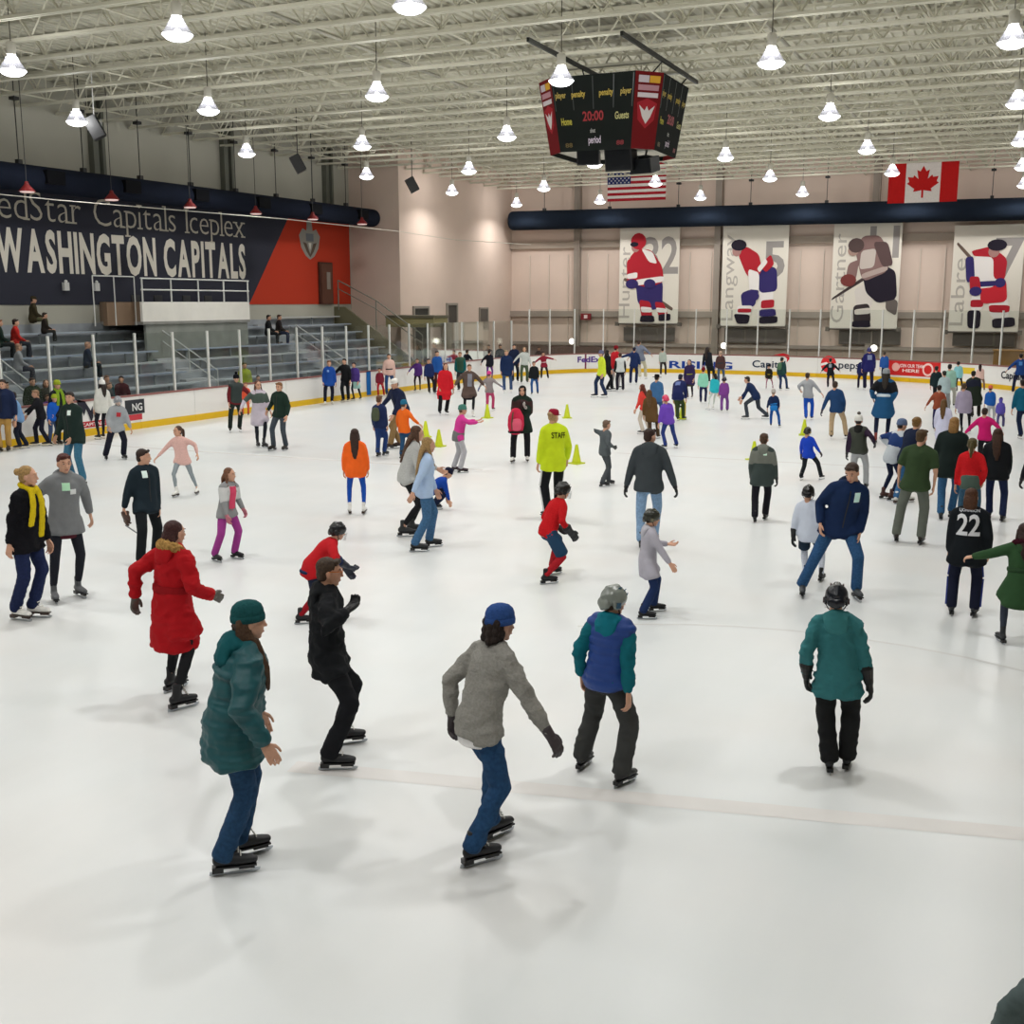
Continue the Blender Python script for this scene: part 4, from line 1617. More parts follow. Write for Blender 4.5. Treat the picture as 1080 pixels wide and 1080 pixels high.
# ---- big sign on the left wall
sg = thing('wall_sign', 'dark navy and red rink name sign across the left wall', 'sign', (0, 0, 0))
sx_ = XL + .03
def on_left(y, z, o=0.0):
    return V((sx_ + o, y, z))
MB().prism([(12, 3.62), (41.0, 3.62), (44.35, 7.75), (12, 7.75)], lambda y, z: on_left(y, z), (-.02, 0, 0)).build('navy_panel', mat('#34353f', 'print'), sg)
MB().prism([(41.0, 3.62), (49.2, 3.62), (49.2, 7.75), (44.35, 7.75)], lambda y, z: on_left(y, z), (-.02, 0, 0)).build('red_panel', mat('#b23a26', 'print'), sg)
def wall_text(t, y0, z0, size, width, col, off, serif=False):
    x = 0
    gl_ = []
    for ch in t:
        if ch == ' ':
            x += .34
            continue
        vs, fs = text_verts(ch, 1, off)
        mn, mxx = vs[:, 0].min(), vs[:, 0].max()
        gl_.append((ch, x, vs - np.array([mn, 0]), fs, mxx - mn, vs[:, 1].min(), vs[:, 1].max()))
        x += mxx - mn + (.10 if not serif else .085)
    k_ = width / x
    for ch, gx0, vs, fs, wd, zb, zt in gl_:
        m = MB()
        m.v = [on_left(y0 + (gx0 + a_) * k_, z0 + b_ * size, .012) for a_, b_ in vs]
        m.f = [list(q) for q in fs]
        m.mi = [0] * len(m.f)
        if serif:
            S_ = {'M': 'bl br tl tr', 'd': 'br tR', 'a': 'br', 'r': 'bl xl', 'p': 'dl xl', 'i': 'bc xc', 'l': 'bc tC', 'I': 'bc tc', 'x': 'bl br xl xr'}.get(ch, '')
            hz = {'b': 0, 't': zt, 'x': zt, 'd': zb}
            for q in S_.split():
                cz = {'b': 0.018, 't': zt - .018, 'x': zt - .018, 'd': zb + .018}[q[0]]
                cx = {'l': .045, 'r': wd - .045, 'c': wd / 2, 'R': wd - .09, 'C': wd / 2 - .045}[q[1]]
                hw = .10 if q[1] in 'lrc' else .07
                y_a, y_b = y0 + (gx0 + cx - hw) * k_, y0 + (gx0 + cx + hw) * k_
                n0 = len(m.v)
                for yy, zz in ((y_a, cz - .02), (y_b, cz - .02), (y_b, cz + .02), (y_a, cz + .02)):
                    m.v.append(on_left(yy, z0 + zz * size, .014))
                m.f.append([n0, n0 + 1, n0 + 2, n0 + 3])
                m.mi.append(0)
        m.build('letter', mat(col, 'print'), sg)
wall_text('WASHINGTON CAPITALS', 27.75, 4.76, 1.92, 13.2, '#d8d2c6', .035)
wall_text('MedStar Capitals Iceplex', 26.95, 6.42, 1.42, 14.0, '#b9b2a4', -.012, True)
# crest on the red field
m = MB().prism([(-.85, .30), (-.55, .62), (-.25, .52), (-.18, 1.0), (.18, 1.0), (.25, .52), (.55, .62), (.85, .30), (.70, -.25), (.35, -.62), (0, -.78), (-.35, -.62), (-.70, -.25)],
               lambda y, z: on_left(45.75 + y, 6.45 + z, .012), (-.01, 0, 0))
cr = m.build('crest', mat('#8f8b83', 'print'), sg)
for poly, c in (([(-.30, .40), (.30, .40), (.30, .05), (-.30, .05)], '#6c7077'), ([(-.55, .0), (-.28, -.05), (0, -.55), (.28, -.05), (.55, .0), (.3, -.4), (0, -.68), (-.3, -.4)], '#5b4c42'), ([(-.12, -.02), (.12, -.02), (0, -.34)], '#d0ccc0')):
    MB().prism(poly, lambda y, z: on_left(45.75 + y, 6.45 + z, .02), (-.01, 0, 0)).build('crest_mark', mat(c, 'print'), cr)
# door in the red field, two small speakers boxes on the navy field
d = thing('wall_door', 'dark brown door in the red part of the left wall sign', 'door', (XL, 46.9, 3.62))
MB().box((.10, 0, .98), (.10, 1.1, 1.96)).build('frame', mat('#4a2c22', 'paint'), d)
MB().box((.16, 0, .95), (.05, .9, 1.86)).build('leaf', mat('#5d3a2c', 'paint'), d)
MB().box((.20, .1, 1.1), (.02, .28, .8)).build('window', mat('#8b8178', 'gloss'), d)
for i, y in enumerate((30.55, 32.0)):
    t = thing('wall_lamp', 'small white emergency lamp below the sign lettering, %s' % ('left one' if i == 0 else 'right one'), 'lamp', (XL + .06, y, 4.25), 0, 'emergency lamps')
    MB().box((.06, 0, 0), (.12, .22, .28)).build('housing', mat('#c9c9c6', 'plastic'), t)
    MB().lathe([(.05, 0), (.06, .05), (.02, .09)], 10, (.08, 0, .14)).build('head', mat('#dcdcd8', 'plastic'), t)

# ---- fabric air ducts with hangers
def duct(label, a, b, r, hang, squares, col='#1b2535', drop_to=ZD + .03):
    t = thing('air_duct', label, 'duct', (0, 0, 0))
    a, b = V(a), V(b)
    ax = (b - a).normalized()
    m = MB()
    n = 20
    u = ax.cross(V((0, 0, 1))).normalized()
    w_ = V((0, 0, 1))
    prof = [(0, .02), (.10, .62), (.22, .86), (.40, .98), (.6, 1)]
    L_ = (b - a).length
    st = [(q[0] * r, q[1] * r) for q in prof] + [(L_ - q[0] * r, q[1] * r) for q in prof[::-1]]
    for d_, rr_ in st:
        for i in range(n):
            an = 2 * pi * i / n
            m.v.append(a + ax * d_ + (u * cos(an) + w_ * sin(an)) * rr_)
    for j in range(len(st) - 1):
        for i in range(n):
            q = (i + 1) % n
            m.f.append([j * n + i, j * n + q, (j + 1) * n + q, (j + 1) * n + i])
    m.f.append([i for i in range(n)][::-1])
    m.f.append([(len(st) - 1) * n + i for i in range(n)])
    m.mi = [0] * len(m.f)
    m.build('tube', mat(col, 'knit'), t, smooth=True)
    for d_ in hang:
        p = a + ax * d_
        q = MB().bar(p + V((0, 0, r * .9)), V((p.x, p.y, drop_to)), .018, 5)
        q.box(p + V((0, 0, r + .05)), (.16, .16, .14))
        q.box(V((p.x, p.y, ZJ - .03)), (.22, .22, .1))
        q.build('hanger', mat('#2a2a2a', 'paint'), t)
    for d_ in squares:
        p = a + ax * d_
        MB().box(p + u * r * .92 * (1 if u.x > 0 else -1) + V((0, 0, .05)), (.28, .75, .42)).build('air_outlet', mat('#0b0c10', 'print'), t)
    return t
duct('long dark navy fabric air duct along the left wall above the sign', (-29.5, 8, 7.48), (-29.5, 49.2, 7.72), .42, [19.6 + 2.72 * i for i in range(8)], [20.6, 24.1, 27.8, 31.7, 35.5, 39.4], '#181d2a')
duct('wide dark navy fabric air duct across the far wall', (-27.8, 61.25, 8.3), (6.6, 61.25, 8.05), .53, [2.2 + 3.9 * i for i in range(8)], [], '#1c2430')
for i, (y, z) in enumerate(((26.9, 7.06), (30.5, 7.10), (34.45, 7.14), (38.4, 7.18), (42.4, 7.22), (46.4, 7.26))):
    t = thing('radiant_heater', 'red hooded radiant heater under the left duct, %s from the left' % ordn[i], 'heater', (-28.5, y, z), 0, 'red heaters over the bleachers')
    MB().lathe([(.26, 0), (.22, .05), (.08, .20), (.05, .30)], 12).build('hood', mat('#6e1a1a', 'paint'), t)
    MB().lathe([(.20, -.03), (.22, 0)], 12).build('lamp_face', emit('#ffd9d2', 1.1, 'heater_face'), t)
    MB().bar((0, 0, .28), (0, 0, ZD - z + .05), .012, 5).build('rod', mat('#3a3a3a', 'paint'), t)
# net cable along the bleachers
m = MB()
cp = [gx(-20, 203, -26.4), gx(60, 211, -26.4), gx(180, 221, -26.4), gx(300, 231, -26.4), gx(420, 244, -25.4), gx(480, 253, -24.4), gx(560, 258, -20)]
m.path(cp, .014, 5)
tag(m.build('net_cable', mat('#c9c4b8', 'paint')), 'thin pale steel cable strung in front of the left wall sign', 'cable')
for i, (p, lab) in enumerate(((V((-26.84, 28.17, 9.0)), 'black loudspeaker hung from the joists near the left wall, largest one'), (V((-26.5, 38.5, 9.0)), 'black loudspeaker hung from the joists, middle of the three'), (V((-26.4, 47.4, 9.0)), 'black loudspeaker hung before the pale corner block'))):
    t = thing('loudspeaker', lab, 'speaker', p, rad(35), 'loudspeakers along the left wall')
    R = M.Rotation(rad(-28), 3, 'Y')
    MB().box((0, 0, 0), (.38, .40, .66), R).build('cabinet', mat('#17181a', 'plastic'), t)
    MB().box(R @ V((.2, 0, 0)), (.02, .34, .6), R).build('grille', mat('#121315', 'fabric'), t)
    MB().bar((0, 0, .3), (0, 0, ZD + .05 - p.z), .018, 5).box((.16 if i == 0 else 0, .24, .05), (.06, .02, .5)).build('bracket', mat('#c9c9c6', 'paint') if i == 0 else mat('#2a2a2a', 'paint'), t)

# ---- scoreboard
sc = thing('scoreboard', 'black eight-sided hanging scoreboard with red corner panels', 'scoreboard', (-11.05, 31.45, 0))
H1, H0, C_ = 1.78, 1.50, .58
def octa(h, c):
    return [(-h + c, -h), (h - c, -h), (h, -h + c), (h, h - c), (h - c, h), (-h + c, h), (-h, h - c), (-h, -h + c)]
zt_, zb_ = 9.62, 7.72
o1, o0 = octa(H1, C_), octa(H0, C_ * .85)
MB().prism(octa(H1 - .06, C_), lambda x, y: (x, y, zt_ - .02), (0, 0, -.05)).build('lid', mat('#1c1c1e', 'paint'), sc)
m = MB()
m.v = [V((x, y, zb_ + .12)) for x, y in octa(H0 - .03, C_ * .8)]
m.f = [list(range(8))[::-1]]
m.mi = [0]
m.build('underside', mat('#b5b0a2', 'paint'), sc)
def face_map(i):
    a_, b_ = o0[i], o0[(i + 1) % 8]
    c_, d_ = o1[i], o1[(i + 1) % 8]
    A_, B_, C2, D2 = V((a_[0], a_[1], zb_)), V((b_[0], b_[1], zb_)), V((c_[0], c_[1], zt_)), V((d_[0], d_[1], zt_))
    nrm = (B_ - A_).cross(C2 - A_).normalized()
    def f(u, v_, o=0.0):
        return (A_.lerp(B_, u)).lerp(C2.lerp(D2, u), v_) + nrm * o
    return f
for i in range(8):
    f = face_map(i)
    big = i % 2 == 0
    m = MB().prism([(0, 0), (1, 0), (1, 1), (0, 1)], lambda u, v_: f(u, v_), (f(.5, .5, -.05) - f(.5, .5)))
    fo = m.build('face_panel' if big else 'corner_panel', mat('#1b1f1d' if big else '#701c1f', 'print'), sc)
    if big:
        def put(t, u, v_, hgt, wd, col, em=0.0):
            text_obj('lettering', t, hgt, lambda x, y: f(u + x / 2.6, v_ + y / 1.93, .012), emit(col, em, 'led_' + col[1:]) if em else mat(col, 'print'), fo, .02, 1, wd, .5)
        put('player', .10, .72, .22, .34, '#b9a45a')
        put('penalty', .32, .72, .22, .44, '#c2aa52')
        put('penalty', .66, .72, .22, .44, '#c2aa52')
        put('player', .90, .72, .22, .34, '#b9a45a')
        put('Home', .14, .36, .26, .36, '#c3b94f')
        put('Guests', .86, .40, .26, .46, '#bcb77e')
        put('20:00', .49, .40, .34, .70, '#8f1c22', .25)
        put('shot', .48, .24, .16, .18, '#b7b7b2')
        put('period', .50, .10, .26, .44, '#cfc3d2')
        for uu, cc in ((.14, '#5a4a20'), (.85, '#7a1c22')):
            put('88', uu, .06, .16, .26, cc, .15)
        for uu in (.02, .25, .5, .75, .98):
            MB().prism([(uu - .006, .55), (uu + .006, .55), (uu + .006, .98), (uu - .006, .98)], lambda u, v_: f(u, v_, .01), (0, 0, .0001)).build('seam', mat('#2a2f2d', 'plastic'), fo)
    else:
        for v0, v1, u0, u1, c in ((.86, .95, .12, .50, '#c9bfc6'), (.86, .95, .52, .90, '#d8a43a'), (.76, .83, .12, .88, '#b98a94'), (.67, .73, .12, .88, '#d6ccd0')):
            MB().prism([(u0, v0), (u1, v0), (u1, v1), (u0, v1)], lambda u, v_: f(u, v_, .012), (0, 0, .0001)).build('name_strip', mat(c, 'print'), fo)
        MB().prism([(.12, .60), (.5, .66), (.88, .60), (.82, .38), (.5, .27), (.18, .38)], lambda u, v_: f(u, v_, .010), (0, 0, .0001)).build('crest', mat('#a32b33', 'print'), fo)
        MB().prism([(.20, .57), (.42, .50), (.5, .56), (.58, .50), (.80, .57), (.66, .42), (.5, .33), (.34, .42)], lambda u, v_: f(u, v_, .018), (0, 0, .0001)).build('crest_mark', mat('#d9d2d0', 'print'), fo)
for x, ya, yb in ((-.52, 26.6, 33.6), (1.75, 26.9, 33.6)):
    MB().box((x, (ya + yb) / 2 - 31.45, 9.93), (.07, yb - ya, .10)).build('support_rail', mat('#2b2c28', 'paint'), sc)
for x in (-.52, 1.75):
    for y in (-1.2, 1.2):
        MB().bar((x * .8, y, zt_ - .05), (x, y, 9.92), .02, 5).build('hanger', mat('#2b2c28', 'paint'), sc)
for i, (px_, py_, yy, wd, hh, rz, lab) in enumerate(((621, 163, 31.0, .62, .52, 15, 'left'), (655, 167, 31.0, .78, .62, 0, 'middle'), (680, 174, 31.3, .66, .40, -12, 'right'))):
    p = gy(px_, py_, yy)
    t = thing('hanging_speaker', 'black loudspeaker under the scoreboard, %s one of the cluster' % lab, 'speaker', p, rad(rz), 'speakers under the scoreboard')
    MB().box((0, 0, 0), (wd, .5, hh), M.Rotation(rad(14), 3, 'X')).build('cabinet', mat('#101113', 'plastic'), t)
    MB().box((0, -.25, -.06), (wd * .9, .02, hh * .85), M.Rotation(rad(14), 3, 'X')).build('grille', mat('#1d1f22', 'fabric'), t)
    MB().bar((0, 0, hh * .4), (0, .1, zb_ + .12 - p.z), .03, 6).build('pole', mat('#2b2c28', 'paint'), t)
    MB().box((0, 0, hh * .5 + .02), (wd * .5, .3, .05)).build('yoke', mat('#3a3b3c', 'paint'), t)

# ---- flags
def flag_us():
    y = 58.0
    x0, x1_, z0, z1 = -20.68, -17.53, 8.87, 10.72
    t = thing('us_flag', 'stars and stripes flag hanging under the roof near the far wall', 'flag', (x0, y, z0))
    W_, H_ = x1_ - x0, z1 - z0
    for i in range(13):
        MB().box((W_ / 2, 0, H_ * (i + .5) / 13), (W_, .015, H_ / 13)).build('stripe', mat('#a8232f' if i % 2 == 0 else '#e5dedb', 'fabric'), t)
    c_ = MB().box((W_ * .2, -.012, H_ * (1 - 3.5 / 13)), (W_ * .4, .015, H_ * 7 / 13)).build('canton', mat('#2a3566', 'fabric'), t)
    m = MB()
    for r in range(9):
        for q in range(6 if r % 2 == 0 else 5):
            cx = W_ * .4 * ((q + (.5 if r % 2 == 0 else 1)) / 6)
            cz = H_ * (6 / 13) + H_ * 7 / 13 * (r + .7) / 9.4
            m.prism([(cx + (.052 if k_ % 2 == 0 else .022) * sin(k_ * pi / 5), cz + (.052 if k_ % 2 == 0 else .022) * cos(k_ * pi / 5)) for k_ in range(10)], lambda u, v_: (u, -.026, v_), (0, .004, 0))
    so = m.build('stars', mat('#e8e6e6', 'fabric'), c_)
    so['kind'] = 'stuff'
    MB().bar((0, 0, H_ + .03), (W_, 0, H_ + .03), .025, 6).bar((.2, 0, H_), (.2, 0, ZD - z0 - .2), .01, 4).bar((W_ - .2, 0, H_), (W_ - .2, 0, ZD - z0 - .2), .01, 4).build('pole', mat('#9a968a', 'paint'), t)
flag_us()
def flag_ca():
    y, x0, x1_, z0, z1 = 58.0, -6.66, -3.58, 8.3, 10.14
    t = thing('canadian_flag', 'red and white maple leaf flag hanging under the roof', 'flag', (x0, y, z0))
    W_, H_ = x1_ - x0, z1 - z0
    for a_, b_, c in ((0, .25, '#c41f1f'), (.25, .75, '#e9e1dd'), (.75, 1, '#c41f1f')):
        MB().box((W_ * (a_ + b_) / 2, 0, H_ / 2), (W_ * (b_ - a_), .015, H_)).build('band', mat(c, 'fabric'), t)
    hl = [(0, .50), (.09, .33), (.19, .38), (.14, .10), (.27, .22), (.30, .15), (.46, .17), (.41, .02), (.48, -.03), (.25, -.20), (.28, -.29), (.03, -.25), (.03, -.48)]
    poly = hl + [(-x, z) for x, z in hl[::-1][:-1]]
    MB().prism([(x * H_ * .80, z * H_ * .80) for x, z in poly], lambda u, v_: (W_ / 2 + u, -.014, H_ / 2 + v_), (0, .006, 0)).build('maple_leaf', mat('#c41f1f', 'fabric'), t)
    MB().bar((0, 0, H_ + .03), (W_, 0, H_ + .03), .025, 6).bar((.2, 0, H_), (.2, 0, ZD - z0 - .2), .01, 4).bar((W_ - .2, 0, H_), (W_ - .2, 0, ZD - z0 - .2), .01, 4).build('pole', mat('#9a968a', 'paint'), t)
flag_ca()

# ---- four player banners on the far wall
def banner(x0, x1_, z0, z1, name, num, label, fig, nx, nz, ns, numx, nw):
    y = 62.0
    t = thing('player_banner', label, 'banner', (x0, y, z0), 0, 'player banners on the far wall')
    W_, H_ = x1_ - x0, z1 - z0
    MB().box((W_ / 2, 0, H_ / 2), (W_, .03, H_)).build('cloth', mat('#e2dbce', 'print'), t)
    m = MB().bar((-.12, 0, -.04), (W_ + .12, 0, -.04), .05, 8)
    m.box((-.1, 0, -.05), (.2, .16, .22)).box((W_ + .1, 0, -.05), (.2, .16, .22))
    m.bar((-.1, 0, -.05), (-.1, .5, -.05), .03, 6).bar((W_ + .1, 0, -.05), (W_ + .1, .5, -.05), .03, 6)
    m.build('rod', mat('#6a625a', 'paint'), t)
    P_ = lambda u, v_: (u, -.022, v_)
    text_obj('number', num, ns, lambda x, z: (x, -.018, z), mat('#9a9490', 'print'), t, .02, 1, nw, .5, (W_ * numx, nz))
    text_obj('name', name, .92, lambda x, z: (nx - z, -.020, .28 + x), mat('#b4ada4', 'print'), t, 0, 1, len(name) * .62 + .2, 0, (0, 0))
    for k_, (c, poly) in enumerate(fig):
        for _ in range(2):
            poly = [pt for (ax_, ay_), (bx_, by_) in zip(poly, poly[1:] + poly[:1]) for pt in ((ax_ * .86 + bx_ * .14, ay_ * .86 + by_ * .14), (ax_ * .14 + bx_ * .86, ay_ * .14 + by_ * .86))]
        MB().prism([(u * W_, v_ * H_) for u, v_ in poly], lambda u, v_: (u, -.024 - k_ * .002, v_), (0, .004, 0)).build('print_patch', mat(c, 'print'), t)
E_ = lambda cx, cy, rx, ry, n=12: [(cx + rx * cos(2 * pi * i / n), cy + ry * sin(2 * pi * i / n)) for i in range(n)]
red, wht, nav, drk, skn = '#b02a35', '#ece6e2', '#3a3268', '#2a2530', '#a9807a'
stk = '#6b5a50'
f1 = [(stk, [(.06, .44), (.10, .47), (.92, .16), (.90, .12)]), (nav, [(.28, .42), (.74, .44), (.74, .16), (.54, .13), (.32, .20)]), (red, [(.34, .24), (.54, .22), (.58, .05), (.40, .03)]), (wht, [(.37, .17), (.56, .16), (.57, .11), (.39, .11)]), (red, [(.60, .22), (.76, .21), (.84, .08), (.70, .04)]), (wht, [(.63, .16), (.80, .15), (.82, .11), (.66, .11)]),
      (drk, [(.38, .08), (.60, .08), (.62, .01), (.36, .01)]), (drk, [(.68, .09), (.88, .10), (.88, .03), (.68, .02)]), (red, [(.16, .66), (.30, .76), (.54, .74), (.72, .58), (.76, .42), (.50, .36), (.24, .40)]), (wht, [(.25, .44), (.76, .48), (.76, .42), (.26, .38)]), (wht, [(.36, .76), (.56, .72), (.64, .60), (.50, .62)]),
      (red, [(.12, .64), (.28, .68), (.32, .44), (.14, .40)]), (wht, [(.13, .50), (.31, .52), (.31, .46), (.14, .45)]), (nav, E_(.22, .40, .11, .05)), (nav, E_(.52, .40, .10, .05)), (skn, E_(.27, .77, .07, .05)), (red, E_(.32, .83, .13, .085)), (drk, E_(.25, .80, .07, .025))]
f2 = [(stk, [(.30, .10), (.34, .12), (.62, .52), (.58, .53)]), (wht, [(.56, .46), (.80, .52), (.80, .18), (.62, .16)]), (nav, [(.52, .48), (.66, .60), (.84, .56), (.86, .34), (.60, .32)]), (red, [(.62, .25), (.82, .26), (.82, .18), (.62, .17)]), (nav, [(.60, .16), (.84, .17), (.86, .10), (.60, .09)]), (drk, [(.60, .09), (.88, .10), (.88, .03), (.60, .02)]),
      (nav, [(.30, .32), (.54, .38), (.54, .20), (.34, .16)]), (wht, [(.26, .20), (.50, .20), (.46, .10), (.24, .11)]), (red, [(.27, .17), (.48, .17), (.47, .13), (.26, .13)]), (drk, [(.20, .12), (.46, .11), (.44, .02), (.26, .02)]), (red, [(.24, .70), (.36, .78), (.56, .70), (.62, .54), (.50, .44), (.38, .50)]), (wht, [(.40, .56), (.58, .52), (.58, .30), (.44, .32)]),
      (nav, [(.44, .36), (.58, .35), (.57, .30), (.44, .31)]), (nav, E_(.50, .29, .09, .045)), (red, [(.58, .58), (.74, .70), (.80, .60), (.68, .52)]), (wht, [(.54, .56), (.66, .66), (.70, .62), (.58, .52)]), (skn, E_(.22, .73, .07, .05)), (drk, E_(.25, .79, .12, .055))]
f3 = [('#4a3f3e', [(.00, .26), (.03, .30), (.86, .66), (.88, .62)]), ('#dcd4cc', [(.34, .38), (.58, .44), (.64, .22), (.40, .18)]), ('#3c3436', [(.34, .22), (.58, .24), (.62, .05), (.36, .04)]), ('#d8d0c6', [(.36, .18), (.60, .20), (.60, .14), (.37, .13)]), (drk, [(.34, .07), (.60, .08), (.62, .01), (.34, .01)]), ('#6b625e', [(.82, .32), (1.0, .26), (.98, .12), (.82, .18)]),
      (drk, [(.46, .50), (.78, .60), (.94, .54), (.98, .28), (.70, .24), (.52, .34)]), ('#8a6e6a', [(.32, .76), (.44, .88), (.68, .88), (.84, .72), (.82, .54), (.46, .44)]), ('#c9bdb4', [(.42, .74), (.64, .76), (.62, .58), (.40, .56)]), ('#b7a49c', [(.44, .52), (.82, .60), (.82, .55), (.45, .47)]), ('#5e4b4a', [(.58, .82), (.80, .82), (.90, .60), (.74, .58)]),
      ('#8a6e6a', [(.24, .62), (.40, .66), (.36, .46), (.20, .44)]), ('#7a3f3c', E_(.25, .46, .12, .06)), ('#a98c80', E_(.30, .74, .08, .05)), ('#5a4a48', E_(.34, .79, .12, .07))]
f4 = [(stk, [(.04, .82), (.06, .85), (.66, .44), (.63, .42)]), (wht, [(.54, .34), (.82, .34), (.86, .12), (.60, .13)]), (red, [(.56, .25), (.86, .25), (.86, .18), (.58, .18)]), (drk, [(.62, .12), (.94, .14), (.96, .05), (.64, .03)]), (wht, [(.32, .46), (.50, .46), (.48, .20), (.30, .20)]), (red, [(.30, .30), (.49, .30), (.48, .23), (.30, .23)]), (drk, [(.26, .20), (.46, .20), (.46, .03), (.28, .03)]),
      ('#c92f3a', [(.42, .50), (.78, .50), (.82, .28), (.44, .26)]), (wht, [(.28, .70), (.58, .74), (.70, .54), (.62, .42), (.34, .40)]), (red, [(.26, .76), (.54, .80), (.78, .68), (.76, .48), (.60, .50), (.58, .70), (.30, .71)]), (nav, [(.33, .47), (.66, .48), (.65, .43), (.34, .42)]), (nav, [(.18, .70), (.30, .71), (.34, .48), (.22, .46)]), (red, [(.26, .52), (.40, .52), (.44, .38), (.28, .38)]), (nav, E_(.36, .38, .09, .045)), (nav, E_(.70, .46, .08, .045)), (skn, E_(.58, .75, .08, .055)), (drk, E_(.62, .81, .14, .055))]
banner(-21.32, -17.88, 2.56, 7.95, 'Hunter', '32', 'white banner of a hockey player in red with number 32', f1, .62, 2.75, 2.75, .70, 1.95)
banner(-15.48, -11.97, 2.46, 7.85, 'Langway', '5', 'white banner of a bending hockey player with number 5', f2, .66, 2.6, 2.6, .79, 1.15)
banner(-9.67, -6.30, 2.38, 7.70, 'Gartner', '11', 'white banner of a hockey player in dark kit with number 11', f3, .66, 3.6, 2.2, .75, 1.45)
banner(-3.83, -.60, 2.28, 7.45, 'Labre', '7', 'white banner of a hockey player in white and red with number 7', f4, .66, 2.5, 2.9, .80, 1.3)
# dark bench windows under the banners, exit sign, bright wall lamps, doors
for i, (xa, xb) in enumerate(((-21.1, -18.1), (-15.3, -11.9), (-9.2, -6.1), (-3.6, -.7))):
    t = thing('wall_vent', 'dark grey louvred vent below the banners, %s from the left' % ordn[i], 'vent', ((xa + xb) / 2, YF - .12, 1.93), 0, 'vents below the banners')
    wd = xb - xa
    MB().box((0, -.12, 0), (wd, .06, .78)).build('frame', mat('#7d746c', 'paint'), t)
    for q in range(3):
        MB().box((wd * (q - 1) / 3, -.16, 0), (wd / 3 - .1, .04, .66)).build('louvre', mat('#6b645e', 'paint'), t)
t = thing('exit_sign', 'small red sign on the far wall left of the banners', 'sign', gy(618, 334, 62.2))
MB().box((0, 0, 0), (.62, .08, .36)).build('plate', mat('#7f1d26', 'plastic'), t)
MB().box((0, -.05, 0), (.2, .02, .2)).build('mark', mat('#e8d5d3', 'print'), t)
for i, (px_, py_, yy) in enumerate(((485, 358, 61.9), (604, 360, 61.9), (764, 364.5, 61.9), (922, 367, 61.9))):
    t = thing('floodlight', 'small bright round light low on the far wall, %s from the left' % ordn[i], 'light', gy(px_, py_, yy) if i else gx(485, 358, BX + .46), 0 if i else pi / 2, 'bright lights low on the far wall')
    MB().lathe([(.10, -.1), (.16, .0), (.16, .12)], 12).build('housing', mat('#8a8680', 'paint'), t)
    bb = Blob().ball((0, -.14, .0), (.17, .12, .17), n=12).raw()
    link('lamp_globe', bb, t, emit('#fff6e8', 6.0, 'flood_globe'))
    MB().box((0, .22, 0), (.06, .5, .06)).build('arm', mat('#8a8680', 'paint'), t)
for i, (ya, yb, zt2, lab) in enumerate(((50.6, 52.0, 3.4, 'dark double door opening in the side of the corner block'), (54.2, 55.2, 3.55, 'dark doorway in the corner block, further back'))):
    t = thing('doorway', lab, 'door', (BX, (ya + yb) / 2, 0))
    MB().box((.02, 0, zt2 / 2), (.08, yb - ya, zt2)).build('opening', mat('#33332f' if i == 0 else '#4a4640', 'paint'), t)
    MB().box((.04, -(yb - ya) / 2 - .06, zt2 / 2), (.12, .12, zt2)).build('jamb', mat('#8d867c', 'paint'), t)
    MB().box((.04, (yb - ya) / 2 + .06, zt2 / 2), (.12, .12, zt2)).build('jamb', mat('#8d867c', 'paint'), t)
    MB().box((.04, 0, zt2 + .06), (.12, yb - ya + .24, .12)).build('lintel', mat('#8d867c', 'paint'), t)
t = thing('wall_window', 'small dark window in the corner block near the far wall', 'window', (BX + .02, 58.6, 2.8))
MB().box((0, 0, 0), (.06, .95, 1.1)).build('pane', mat('#575450', 'gloss'), t)
MB().box((.02, 0, .58), (.08, 1.1, .08)).box((.02, 0, -.58), (.08, 1.1, .08)).box((.02, .52, 0), (.08, .08, 1.2)).box((.02, -.52, 0), (.08, .08, 1.2)).build('frame', mat('#8d867c', 'paint'), t)
t = thing('penalty_bench', 'low dark player bench behind the far left glass', 'bench', gz(590, 392, 0) + V((-1.5, 3.6, -.12)))
MB().box((0, 0, .5), (5.6, .45, .06)).build('seat', mat('#5d4a44', 'plastic'), t)
MB().box((0, .3, .95), (5.6, .08, .8)).build('backrest', mat('#6a5750', 'plastic'), t)
for x in (-2.6, -.9, .9, 2.6):
    MB().box((x, .05, .24), (.08, .4, .48)).build('leg', mat('#4a4540', 'paint'), t)
t = thing('wooden_crate', 'tan wooden box behind the boards at the far right', 'box', gy(1065, 381, 60.6))
MB().box((0, 0, 0), (1.5, .8, 1.0)).build('body', mat('#9c7440', 'paint'), t)
MB().box((0, 0, .52), (1.6, .9, .06)).build('lid', mat('#a87f4a', 'paint'), t)
MB().box((0, 0, -.9), (.2, .2, 1.2)).build('stand', mat('#6b4e2c', 'paint'), t)

# ---- traffic cones on the ice
for i, (x, y, lab) in enumerate(((463, 471, 'right of the two left of the girl in pink'), (449, 461, 'half hidden, left of the pair beside the girl in pink'), (514, 441, 'at the feet of the child in the pink hat'), (598, 441, 'behind the head of the staff member in yellow'),
                                 (608, 489, 'right beside the staff member in yellow'), (719, 442, 'beside the bent child in navy'), (795, 485, 'behind the boy in the two-tone grey jacket'), (848, 459, 'behind the small child in bright blue'))):
    p = gz(x, y)
    t = thing('traffic_cone', 'lime yellow traffic cone ' + lab, 'cone', p, i * .7, 'lime yellow cones on the ice')
    CM = mat('#c3cf12', 'plastic')
    MB().box((0, 0, .015), (.29, .29, .03)).build('base', CM, t)
    MB().lathe([(.115, .03), (.105, .05), (.034, .43), (.028, .45), (.016, .45)], 18).build('cone', CM, t, smooth=True)
